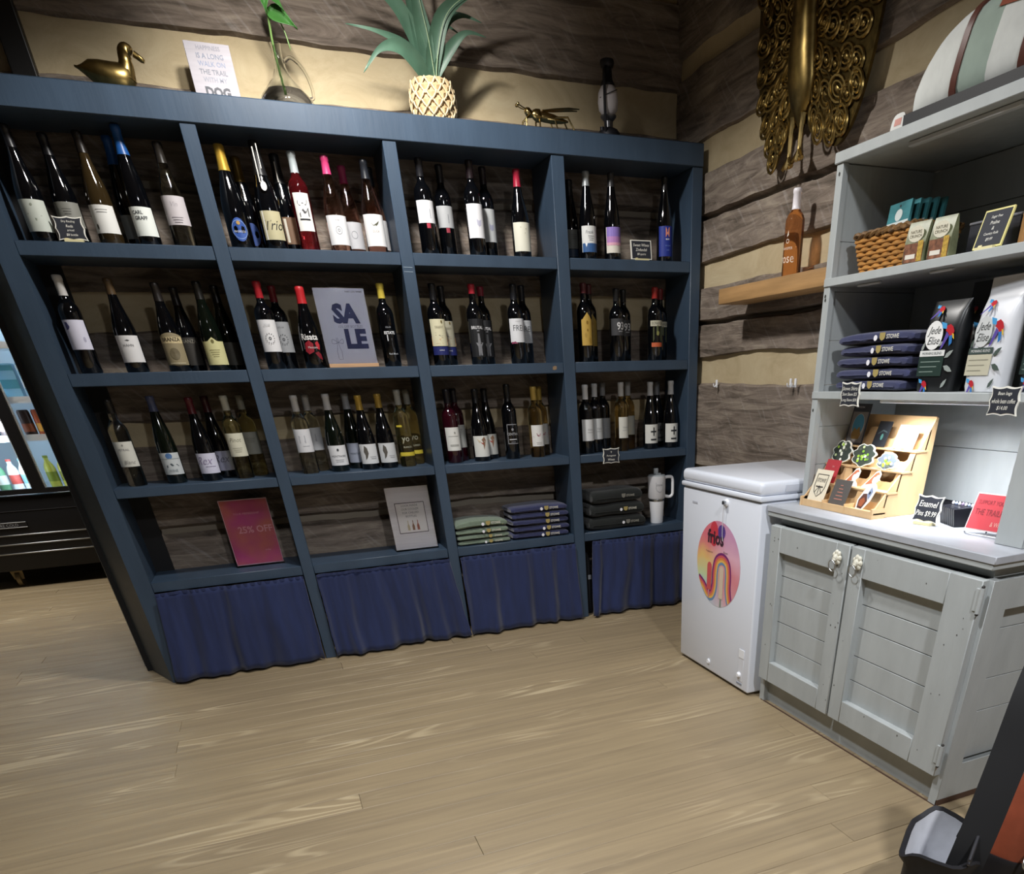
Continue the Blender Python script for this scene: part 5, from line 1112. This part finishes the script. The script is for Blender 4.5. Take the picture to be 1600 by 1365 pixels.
coffee_bag('coffee_bag', 'black coffee bag with parrots and white oval label, in front of another black one', (2.482, -1.993, ZSB+.0005), .05, False, .2)
coffee_bag('coffee_bag', 'taller black coffee bag standing behind the front black one', (2.6, -2.0, ZSB+.0005), -.05, False, .26)
coffee_bag('coffee_bag', 'white coffee bag with red and blue parrots on the hutch', (2.482, -2.167, ZSB+.0005), -.1, True, .252)
coffee_bag('coffee_bag', 'black coffee bag at the right edge, right of the white one', (2.51, -2.318, ZSB+.0005), -.2, False, .25)
chalk_sign('chalk_sign', 'bracket-edged chalk sign clipped below the navy shirts on the hutch', (2.408, -1.699, 1.084), RW, .09, .068, [('Stowe Shirts', 1), ('Short Sleeve $25', 1), ('Long Sleeve $30', 1)], 0, stand=False, clip=True)
chalk_sign('chalk_sign', 'bracket-edged chalk sign for bean bags clipped below the white coffee bag', (2.408, -2.294, 1.074), RW, .092, .066, [('Bean bags', .8), ('whole bean coffee', 1), ('$14.00', .55)], 0, stand=False, clip=True)

# tiered sticker rack
rk = thing('sticker_rack', 'four-tier blond plywood sticker display rack on the countertop', 'display rack', (2.392, -1.528, ZSC+.0005), RW)
M_PLY = P('blond plywood', '#d2b083', .5, noise=((20, 20, 5), .07))
RKW = .374
for x_ in (0, RKW-.006):
    part('side_panel', MB().prism([(0, 0), (.205, 0), (.213, .28), (.205, .28), (.16, .2), (.0, .02)], x_, x_+.006, 'x'), M_PLY, rk, smooth=False)
part('back_board', MB().prism([(.2, .0), (.206, 0), (.214, .283), (.208, .283)], .006, RKW-.006, 'x'), M_PLY, rk, smooth=False)
tiers = [(0, .012), (.046, .07), (.092, .128), (.138, .186)]
for i, (yy, zz_) in enumerate(tiers):
    part('tier_shelf', MB().box(-.004, RKW+.004, yy, yy+.05, zz_, zz_+.005), M_PLY, rk, smooth=False)
    pts = []; h0, h1 = .022, .058
    xs_ = [0, .026, .096, .142, .232, .278, .348, RKW]
    for k in range(0, 8, 2):
        a, b_ = xs_[k], xs_[k+1]
        pts += [(a-(.01 if k else 0), h0+.004), (a, h0+.012), (a+.004, h1-.004), (a+.01 if k else a, h1), (b_-.01 if k < 6 else b_, h1), (b_-.004 if k < 6 else b_, h1-.004), (b_, h0+.012), (b_+(.01 if k < 6 else 0), h0+.004)]
    pts = [(x_, z_) for x_, z_ in pts] + [(RKW, 0), (0, 0)]
    if i == 0:
        part('front_rail', MB().box(0, RKW, -.004, .002, 0, .022).box(-.004, .006, -.006, .05, -.012, .03).box(RKW-.006, RKW+.004, -.006, .05, -.012, .03), M_PLY, rk, smooth=False)
        for x_ in (.118, .235): part('divider', MB().box(x_, x_+.004, -.005, .04, -.012, .03), M_PLY, rk, smooth=False)
    Mt = Matrix.Translation((0, yy+.04, zz_+.004)) @ Matrix.Rotation(-.16, 4, 'X')
    part('tier_front', MB().prism(pts, 0, .005).xf(Mt), M_PLY, rk, smooth=False)
def stick(name, lb, tier, x0, w, h, build, col='#e6e3da', lean=.35, dz=.0, poly=None):
    yy, zz_ = tiers[tier]
    t = thing(name, lb, 'sticker', (2.392+yy+.008, -1.528-x0, ZSC+zz_+.0075+dz), RW, 'stickers in the plywood rack')
    M = Matrix.Rotation(-lean, 4, 'X')
    part('card', MB().prism(poly or [(-w/2, 0), (w/2, 0), (w/2, h), (-w/2, h)], 0, .0014).xf(M), C(col, .45), t, smooth=False)
    for p_ in build:
        if p_[0] == 'p': part('print', MB().flat(p_[2], -.0006-.0003*build.index(p_)).xf(M), C(p_[1], .45), t, smooth=False)
        elif p_[0] == 't': text_part('print', p_[2], p_[3], t, C(p_[1], .45), p_[4], p_[5], -.0022, p_[6], M=M)
        else: part('print', MB().tube([(a, -.001, b_) for a, b_ in p_[2]], p_[3], 5, closed=p_[4]).xf(M), C(p_[1], .45), t, smooth=False)
sh_ = shield(0, .052, .058, .074)
roots = [('p', '#3a3838', [(0, .05), (-.002, .05), (-.02, .028), (-.018, .026)]), ('p', '#3a3838', [(0, .05), (.002, .05), (.02, .028), (.018, .026)]), ('p', '#3a3838', [(-.0015, .052), (.0015, .052), (.001, .022), (-.001, .022)]), ('p', '#3a3838', [(-.02, .05), (.02, .05), (.02, .047), (-.02, .047)])]
stick('sticker_card', 'cream sticker with a black shield emblem at the front left of the rack', 0, .062, .088, .105, [('l', '#3a3838', sh_, .0011, True), ('t', '#3a3838', 'STOWE', .012, 0, .07, .046)]+roots, '#ddd4be')
stick('sticker_card', 'dark grey sticker with stacked coral lines at the front of the rack', 0, .178, .085, .082, [('p', '#b07868', [(-.02+.003*i, .018+.011*i), (.022-.004*i, .018+.011*i), (.022-.004*i, .021+.011*i), (-.02+.003*i, .021+.011*i)]) for i in range(5)], '#575350')
fox = [(-.03, .0), (.0, -.002), (.024, .03), (.034, .066), (.022, .085), (.0, .08), (-.02, .06), (-.034, .03)]
stick('sticker_card', 'die-cut sticker of a brown goose head at the front right of the rack', 0, .308, .07, .09, [('p', '#5a3a34', [(-.024, .006), (-.002, .004), (.012, .03), (.0, .052), (-.016, .05), (-.028, .03)]), ('p', '#a05a3a', [(-.02, .012), (-.004, .01), (.004, .028), (-.006, .04), (-.022, .03)]), ('p', '#8a98b4', [(.002, .05), (.014, .034), (.024, .06), (.012, .074)]), ('p', '#2a2a2e', ell(.012, .055, .004, .005, 10))], '#ece8e2', poly=fox)
stick('price_tag', 'tiny white price tag clipped on the front rail of the rack', 0, .128, .036, .014, [('t', '#8a8a8a', 'STICKERS', .004, 0, .007, .03)], '#e6e6e4', .0, -.02)
stick('sticker_card', 'red rectangular sticker card on the second tier of the rack', 1, .062, .074, .075, [('t', '#d89a98', '704', .006, .006, .052, .02), ('t', '#d89a98', 'TRAIL', .006, .0, .034, .04)], '#a8323a')
hook_ = [(-.045, .004), (-.01, .04), (.0, .055), (.014, .06), (.026, .05), (.026, .03), (.016, .02), (.03, .01), (.034, .0), (-.04, .0)]
for xx, lb in ((.185, 'left'), (.285, 'right')):
    stick('sticker_card', 'curling white and coral wave sticker, %s of the two on the second tier' % lb, 1, xx, .09, .06, [('p', '#c4704e', [(-.03, .012), (-.008, .038), (.002, .05), (.014, .054), (.022, .047), (.012, .046), (.004, .036), (.006, .02)]), ('p', '#f2efe8', ell(.006, .028, .009, .011, 12))], '#efe9dc', poly=hook_)
def leafy(lb, tier, x0, w, h, seed, base):
    random.seed(seed)
    yy, zz_ = tiers[tier]
    t = thing('sticker_bundle', lb, 'sticker', (2.392+yy+.006, -1.528-x0, ZSC+zz_+.0065), RW)
    M = Matrix.Rotation(-.3, 4, 'X')
    o_ = [(w/2*1.1*math.cos(a)*(1+.12*math.sin(9*a)), h/2+h/2*math.sin(a)*(1+.1*math.sin(7*a))) for a in [2*PI*i/48 for i in range(48)]]
    part('card', MB().prism(o_, 0, .006).xf(M), C('#e6e8de'), t, smooth=False)
    part('print', MB().flat([(a*.92, h/2+(b_-h/2)*.92) for a, b_ in o_], -.0006).xf(M), C(base), t, smooth=False)
    for i in range(16):
        a = random.uniform(0, 6.28); r_ = random.uniform(.1, .75)
        part('leaf_print', MB().flat(ell(w/2*r_*math.cos(a), h/2+h/2*r_*math.sin(a), .006, .0045, 9), -.0012-.0001*i).xf(M), C(random.choice(['#9ac23a', '#7fae3a', '#e4e8da', '#565c50', '#c9d8a0'])), t, smooth=False)
leafy('die-cut leafy green sticker bundle at the left of the third tier', 2, .058, .085, .075, 4, '#2f3832')
leafy('die-cut leafy green sticker bundle in the middle of the third tier', 2, .172, .098, .07, 5, '#39423a')
leafy('die-cut grey flower sticker bundle at the right of the third tier', 2, .29, .08, .05, 6, '#66707c')
stick('postcard', 'tall card with an arched blue sky picture at the top left of the rack', 3, .066, .088, .125, [('p', '#77716e', [(-.038, .005), (.038, .005), (.038, .1), (-.038, .1)]), ('p', '#a9a4a2', ell(.002, .052, .031, .043, 24)), ('p', '#3f86a8', ell(.002, .06, .027, .033, 24)), ('p', '#94702f', [(-.022, .03), (-.012, .052), (0, .044), (.012, .056), (.026, .03), (.02, .016), (-.016, .016)]), ('t', '#b4b4b8', 'CAROLINA', .006, -.008, .114, .05)], '#2e3038', .2)
stick('sticker_card', 'black square sticker with faint drawing on the top tier of the rack', 3, .19, .062, .078, [('p', '#4a5a5c', [(-.02, .04), (0, .052), (.022, .046), (.022, .043), (0, .048), (-.02, .037)]), ('p', '#4f7f76', ell(.004, .03, .006, .01, 10))], '#24262a')
stick('sticker_card', 'white sticker with a pale blue fish-like state map on the top tier', 3, .305, .09, .07, [('p', '#8cc4c8', [(-.03, .012), (-.02, .036), (-.004, .042), (.03, .05), (.012, .036), (-.006, .022)])], '#f0f0ec')

chalk_sign('chalk_sign', 'bracket-edged chalk sign reading Enamel Pins on the countertop', (2.462, -2.058, ZSC+.0005), RW+.1, .096, .078, [('Enamel', .9), ('Pins $9.99', 1)], .2)
t = thing('pin_dish', 'row of black ribbed pin boards fanned behind the Enamel Pins sign', 'display', (2.535, -2.055, ZSC+.0005), RW-.35)
M_PIN = P('black ribbed plastic', '#15151d', .3)
for i in range(8):
    part('board', MB().prism([(0, 0), (.05, 0), (.075, .05), (.07, .055), (-.012, .05), (-.01, .04)], .012*i, .012*i+.008, 'x').xf(Matrix.Rotation(0, 4, 'Z')), M_PIN, t, smooth=False)
    pn = part('enamel_pin', MB().ball((.012*i+.003, .03+.004*i, .056), .006, .004, .006, 8), C(('#c9c9cc', '#8fa0c0', '#d8d8dc', '#8a7a9a')[i % 4], .3), t)
t = thing('red_card', 'red printed card with white border on a small easel, right end of the countertop', 'sign', (2.468, -2.21, ZSC+.012), RW+.12)
M = Matrix.Rotation(-.32, 4, 'X') @ Matrix.Rotation(.0, 4, 'Y')
part('card', MB().box(0, .155, 0, .002, 0, .1).xf(M), C('#e6d2d2', .4), t, smooth=False)
part('red_field', MB().flat([(.003, .003), (.152, .003), (.152, .097), (.003, .097)], -.0006).xf(M), C('#cf4a52', .4), t, smooth=False)
text_part('lettering', 'SUPPORT YOUR LOCAL', .011, t, C('#8a3038'), .078, .076, -.0012, .13, M=M)
text_part('lettering', 'THE TRAILHEADS', .016, t, C('#8a3038'), .078, .05, -.0012, .13, M=M)
text_part('lettering', '& Wine', .012, t, C('#e8b0a4'), .095, .02, -.0012, .04, M=M)
t2 = thing('wire_easel', 'thin steel easel holding up the red card', 'easel', (2.468, -2.21, ZSC+.0005), RW+.12)
part('ledge', MB().tube([(.02, -.03, .012), (.02, -.02, .003), (.08, -.018, .003), (.14, -.02, .003), (.14, -.03, .012)], .0025, 6).box(.13, .15, -.03, -.016, .0, .006), M_STEEL, t2)
part('mast', MB().tube([(.05, .035, .0), (.085, .05, .13), (.12, .045, 0)], .0028, 6).tube([(.085, .05, .13), (.085, .1, 0)], .0028, 6).rbox(.078, .094, .042, .058, .12, .14, .003, 2), P('dark steel', '#6a6c74', .35, metal=.8), t2)

# things on top of the hutch
ZH = 1.731
t = thing('baseball_cap', 'navy cap with a round white patch behind the striped blanket on the hutch', 'cap', (2.65, -1.55, ZH), RW)
part('crown', MB().lathe([(.068, 0), (.07, .02), (.064, .05), (.046, .078), (.024, .09), (0, .093)], 24), P('navy twill', '#23233a', .85), t)
part('brim', MB().grid(lambda u, v: ((.066+.02*v)*math.sin((u-.5)*2.2), -(.066+.05*v)*math.cos((u-.5)*2.2), .008-.02*(u-.5)**2*4*v+.012), 12, 4), P('navy twill', '#23233a', .85), t)
pt = part('patch', MB().prism([(.018*p[0]*1.5, .03*p[1]) for p in [(math.copysign(abs(math.cos(a))**.6, math.cos(a)), math.copysign(abs(math.sin(a))**.6, math.sin(a))) for a in [2*PI*i/24 for i in range(24)]]], 0, .003).xf(Matrix.Translation((.0, -.074, .055)) @ Matrix.Rotation(-.2, 4, 'X')), C('#d8d8d4'), t, 'white patch with red stitched edge')
part('patch_print', MB().flat([(-.014, .002), (.014, .002), (.014, .018), (-.014, .018)], -.0006).xf(Matrix.Translation((.0, -.074, .055)) @ Matrix.Rotation(-.2, 4, 'X')), C('#c98f84'), pt, smooth=False)
bl = thing('picnic_blanket', 'rolled white, sage and rust picnic blanket with brown leather straps on the hutch', 'blanket', (2.49, -1.705, ZH), RW)
def bsec(x, grow=0, lo=.0):
    k = min(1, max(0, (x+.01)/.15)); hgt = .03+.145*math.sqrt(max(0, 1-(1-k)**2))+.04*max(0, x-.1)
    wid = .12+.04*k
    out = []
    for i in range(24):
        a = 2*PI*i/24; c, s_ = math.cos(a), math.sin(a)
        e = .62
        yy = (wid+grow)*math.copysign(abs(c)**e, c)*.5; zz_ = (hgt/2+grow)*math.copysign(abs(s_)**e, s_)
        out.append((x + .05*k*(zz_/hgt) + .03*(zz_ > 0)*0, yy+.06, .022+hgt/2+zz_))
    return out
def bband(name, x0, x1, mat, grow=0, n=8, label=None):
    return part(name, MB().loft([bsec(x0+(x1-x0)*i/n, grow) for i in range(n+1)]), mat, bl, label)
M_BW = P('white fleece', '#cfd2ce', .9, noise=((30, 30, 30), .06), sheen=.3); M_BS = P('sage fleece', '#93a398', .9, noise=((30, 30, 30), .06), sheen=.3); M_BR = P('rust fleece', '#8a4a36', .9, noise=((30, 30, 30), .06)); M_LEA = P('brown leather', '#5a342a', .4)
bband('white_band', .0, .165, M_BW, 0, 12); bband('sage_band', .165, .265, M_BS); bband('white_band', .265, .4, M_BW); bband('sage_band', .4, .5, M_BS); bband('rust_band', .5, .6, M_BR)
def bpt(x, a, grow):
    k = min(1, max(0, (x+.01)/.15)); hgt = .03+.145*math.sqrt(max(0, 1-(1-k)**2))+.04*max(0, x-.1); wid = .12+.04*k; c, s_ = math.cos(a), math.sin(a)
    zz_ = (hgt/2+grow)*math.copysign(abs(s_)**.62, s_)
    return (x+.05*k*(zz_/hgt), (wid+grow)*math.copysign(abs(c)**.62, c)*.5+.06, .022+hgt/2+zz_)
part('rust_corner', MB().grid(lambda u, v: bpt(.245+.2*u+.05*(1-v)*0, .5+(2.25+.35*u)*v, .003), 10, 12), M_BR, bl)
part('dark_underside', MB().loft([[(x, -.035, .0), (x, .14, .0), (x, .14, .04), (x, -.012, .04+.0*x), (x, -.035, .035)] for x in (.005, .1, .2, .35, .56)]), P('black waterproof cloth', '#16171a', .5), bl)
for xs0 in (.155, .362):
    s1 = bband('leather_strap', xs0, xs0+.02, M_LEA, .006, 2, 'brown leather strap')

# ------------------------------------------------------------------ drinks fridge in the next room
fr = thing('drinks_fridge', 'black glass-door drinks fridge on casters in the next room', 'fridge', (-1.9, 2.72, 0))
FX = 1.6
M_FB = P('black powder coat', '#101013', .45)
part('base', MB().rbox(0, FX, 0, .7, .12, .6, .006, 2), M_FB, fr)
part('cabinet_shell', MB().box(0, .04, .0, .7, .6, 2.0).box(FX-.04, FX, .0, .7, .6, 2.0).box(0.04, FX-.04, .66, .7, .6, 2.0).rbox(0, FX, 0, .7, 2.0, 2.18, .006, 2), M_FB, fr, smooth=False)
part('inner_lining', MB().box(.04, .05, .05, .66, .6, 2.0).box(FX-.05, FX-.04, .05, .66, .6, 2.0).box(.05, FX-.05, .65, .66, .6, 2.0).box(.04, FX-.04, .05, .66, .6, .625), P('white lining', '#d6dee6', .4), fr, smooth=False)
for x_ in (.04, 1.0):
    w_ = .96 if x_ < .5 else .56
    dr = part('glass_door', MB().box(x_, x_+.035, -.02, .015, .61, 2.0).box(x_+w_-.035, x_+w_, -.02, .015, .61, 2.0).box(x_+.035, x_+w_-.035, -.02, .015, .61, .64).box(x_+.035, x_+w_-.035, -.02, .015, 1.96, 2.0), M_FB, fr, smooth=False)
    part('door_pane', MB().box(x_+.035, x_+w_-.035, -.006, -.001, .64, 1.96), M_PANE, dr, smooth=False)
    part('white_gasket', MB().box(x_+.035, x_+.045, .0, .02, .64, 1.96).box(x_+w_-.045, x_+w_-.035, .0, .02, .64, 1.96), M_WHITE2, dr, smooth=False)
for z_ in (.93, 1.15, 1.45, 1.72):
    part('wire_shelf', MB().box(.05, FX-.05, .05, .62, z_, z_+.012).box(.05, FX-.05, .04, .05, z_-.008, z_+.03), P('white wire', '#dfe4e8', .4), fr, smooth=False)
for z_ in (.35, .29, .23):
    part('grille_trim', MB().rbox(.02, FX-.02, -.006, .0, z_, z_+.008, .001, 1), M_STEEL, fr)
part('panel_seam', MB().box(.0, FX, -.003, .0, .505, .508), C('#3a3a3e'), fr)
pl = part('name_plate', MB().rbox(.6, .84, -.006, 0, .4, .44, .002, 1), P('plate dark', '#1d1d20', .4), fr)
part('plate_border', MB().tube([(.604, -.0065, .404), (.836, -.0065, .404), (.836, -.0065, .436), (.604, -.0065, .436)], .0018, 5, closed=True), M_STEEL, pl)
text_part('plate_lettering', 'PURE COLD', .018, pl, C('#9a9ca0'), .72, .42, -.0075, .21)
for x_, y_ in ((.12, .1), (FX-.12, .1), (.12, .6), (FX-.12, .6), (.62, .1)):
    part('caster', MB().tube([(x_-.014, y_, .05), (x_+.014, y_, .05)], .05, 18).prism([(x_-.03, .05), (x_+.03, .05), (x_+.04, .12), (x_-.04, .12)], y_-.016, y_-.01), P('caster metal', '#8a7a5a', .5, metal=.6), fr)
part('light_tube', MB().tube([(.965, .06, .66), (.965, .06, 1.94)], .008, 8), P('lit fridge tube', '#dfeeff', .5, emit=2), fr)
for xx, en in ((-1.0, 2.6), (-.55, 2.2), (-1.55, 2.0)): lamp('fridge_tube_lamp', 'AREA', (xx, 2.79, 1.3), (xx+.02, 3.2, 1.25), en, (.62, .85, 1), .05, size_y=1.2)
def drink(x, y, z_, h, r, c1, c2, lb, can=False):
    t = thing('drink_can' if can else 'drink_bottle', lb, 'can' if can else 'bottle', (x, y, z_), 0, 'drinks in the fridge')
    if can: part('can_body', MB().lathe([(0, 0), (r*.8, 0), (r, .01), (r, h-.012), (r*.82, h), (0, h-.003)], 16), C(c1, .35), t)
    else: part('bottle_body', MB().lathe([(0, 0), (r*.9, 0), (r, .008), (r, h*.6), (r*.8, h*.72), (r*.42, h*.84), (r*.4, h*.95), (0, h*.95)], 16), C(c1, .3), t); part('bottle_cap', MB().lathe([(r*.46, h*.93), (r*.46, h), (0, h)], 12), C(c2), t)
    part('label_band', MB().lathe([(r+.0006, h*.2), (r+.0006, h*.5)], 16), C(c2, .5), t)
dl = [(-1.36, '#3f6fae', '#c9d2dc', 'blue'), (-1.28, '#5a3f8a', '#3a2f5a', 'purple'), (-1.2, '#4f4a9a', '#c9c9d2', 'indigo'), (-1.12, '#6aa07a', '#e0e6e0', 'mint'), (-1.04, '#e6e8ea', '#c9564e', 'white and red'), (-.97, '#d8e2e6', '#7fb0c0', 'pale blue')]
for x_, a, b_, nm in dl: drink(x_, 2.86, .626, .19, .034, a, b_, nm+' bottle on the bottom shelf of the left fridge door')
for x_, a, b_, nm in ((-.82, '#b7b44a', '#7f8a2a', 'yellow-green'), (-.74, '#c9c25a', '#8a8a30', 'pale yellow'), (-.66, '#a8b04a', '#6a7a2a', 'lime')): drink(x_, 2.86, .626, .2, .034, a, b_, nm+' bottle on the bottom shelf of the right fridge door')
for x_, a, b_, nm in ((-.83, '#3a2a26', '#8a4a2a', 'dark'), (-.75, '#b0562e', '#d8a040', 'orange'), (-.67, '#8a3a2a', '#d0a050', 'rust')): drink(x_, 2.84, .943, .16, .036, a, b_, nm+' can on the middle shelf of the right fridge door', True)
for x_, a, b_, nm in ((-1.12, '#5a5a60', '#c9c9cc', 'grey'), (-1.04, '#3a3a44', '#8a8a94', 'charcoal'), (-.97, '#6a5a5a', '#c4a0a0', 'brown')): drink(x_, 2.84, .943, .2, .032, a, b_, nm+' bottle on the middle shelf of the left fridge door')
for i, (x_, z_) in enumerate(((-.83, 1.165), (-.7, 1.165), (-.98, 1.165))):
    t = thing('drink_carton', ('light blue carton beside the fridge door post', 'light blue carton at the right of its shelf', 'pale carton in the left fridge door')[i], 'carton', (x_, 2.85, z_), 0, 'cartons in the fridge')
    part('carton', MB().rbox(-.055, .055, -.04, .04, 0, .2, .003, 1), C('#8fc4de' if i < 2 else '#c9d6de', .4), t)
    part('printed_band', MB().flat([(-.054, .06), (.054, .06), (.054, .11), (-.054, .11)], -.0408).flat([(-.054, .16), (.054, .16), (.054, .19), (-.054, .19)], -.0408), C('#dfeaf0' if i else '#5aa0b4', .4), t, smooth=False)

# ------------------------------------------------------------------ bags at the lower right
t = thing('black_bag', 'open black fabric bag with white lining on the floor at the lower right', 'bag', (1.845, -2.89, 0), .55)
M_BAG = P('black nylon', '#1b1b20', .7, noise=((60, 60, 60), .2)); M_LIN = P('white lining cloth', '#d4d6dc', .7, noise=((30, 30, 30), .06))
def bagring(z_, w_, d_, seed, inset=0):
    return [((w_-inset)*math.copysign(abs(math.cos(a))**.6, math.cos(a))*(1+.05*nz(a*2, z_*8, seed)), (d_-inset)*math.copysign(abs(math.sin(a))**.6, math.sin(a))*(1+.05*nz(a*2+9, z_*8, seed)), z_+(.014*math.sin(2*a+.6)+.008*math.sin(5*a) if z_ > .23 else 0)) for a in [2*PI*i/28 for i in range(28)]]
part('outer_shell', MB().loft([bagring(0.001, .085, .06, 1), bagring(.02, .094, .068, 1), bagring(.12, .098, .072, 1), bagring(.22, .098, .074, 1), bagring(.265, .112, .09, 1), bagring(.271, .109, .087, 1), bagring(.265, .1, .078, 1), bagring(.24, .098, .076, 1)], False).add(bagring(0.001, .085, .06, 1), [tuple(range(28))]), M_BAG, t)
part('lining', MB().loft([bagring(.264, .099, .077, 1), bagring(.24, .096, .074, 1), bagring(.16, .08, .058, 1), bagring(.06, .07, .05, 1)], False).add(bagring(.06, .07, .05, 1), [tuple(range(28))]), M_LIN, t)
def strap(name, pts, w, parent, mat, flat=.1, up=None):
    up = tuple(Matrix.Rotation(-.55, 4, 'Z') @ Vector((-.55, -.4, .55)))
    return part(name, MB().tube(catmull(pts, 6), w/2, 10, flat, up=up), mat, parent)
iv = Matrix.Rotation(-.55, 4, 'Z')
def L(x, y, z): return tuple(iv @ Vector((x-1.838, y+2.895, 0)))[:2] + (z,)
strap('shoulder_strap', [L(1.80, -2.975, .2), L(1.81, -2.978, .28), L(1.845, -2.965, .37), L(1.9, -2.94, .5), L(1.95, -2.915, .62), L(2.02, -2.88, .7)], .076, t, P('black webbing', '#0c0c0e', .8))
strap('shoulder_strap', [L(1.915, -2.9, .24), L(1.925, -2.905, .3), L(1.95, -2.9, .38), L(1.985, -2.885, .5), L(2.0, -2.88, .6), L(2.03, -2.87, .7)], .066, t, P('black webbing', '#0c0c0e', .8))
part('slider_buckle', MB().rbox(-.036, .036, -.004, .004, -.004, .004, .002, 1).rbox(-.036, .036, -.004, .004, .014, .022, .002, 1).xf(Matrix.Translation(L(1.812, -2.985, .3)) @ Matrix.Rotation(-.45, 4, 'Y')), P('gunmetal', '#55555a', .3, metal=.8), t)
part('slider_buckle', MB().rbox(-.022, .022, -.004, .004, -.003, .004, .002, 1).xf(Matrix.Translation(L(1.945, -2.922, .37)) @ Matrix.Rotation(-.1, 4, 'Y')), P('gunmetal', '#77777c', .3, metal=.8), t)
t = thing('leather_tote', 'rust-brown leather tote with a metal ring at the right edge', 'bag', (2.18, -2.845, 0), .35)
M_TOTE = P('rust leather', '#86422c', .5, noise=((25, 25, 25), .12))
def tring(z_, w_, d_): return [(w_*math.copysign(abs(math.cos(a))**.5, math.cos(a)), d_*math.copysign(abs(math.sin(a))**.6, math.sin(a)), z_) for a in [2*PI*i/24 for i in range(24)]]
part('body', MB().loft([tring(.001, .1, .06), tring(.03, .112, .07), tring(.2, .105, .064), tring(.3, .08, .04), tring(.37, .06, .018), tring(.38, .058, .012)]), M_TOTE, t)
part('handle', MB().tube(catmull([(-.05, -.0, .36), (-.03, .0, .52), (.01, .0, .6), (.04, .0, .52), (.05, 0, .36)], 6), .012, 8), M_TOTE, t)
rg = part('side_ring', MB().tube([(-.1+.03*math.cos(a), -.06+.012*math.sin(a)*.5, .15+.03*math.sin(a)*.6) for a in [2*PI*i/20 for i in range(20)]], .003, 6, closed=True), M_STEEL, t)
part('dark_trim', MB().loft([tring(.0, .115, .073), tring(.12, .118, .076), tring(.135, .112, .07)]), P('black trim leather', '#141214', .5), t)
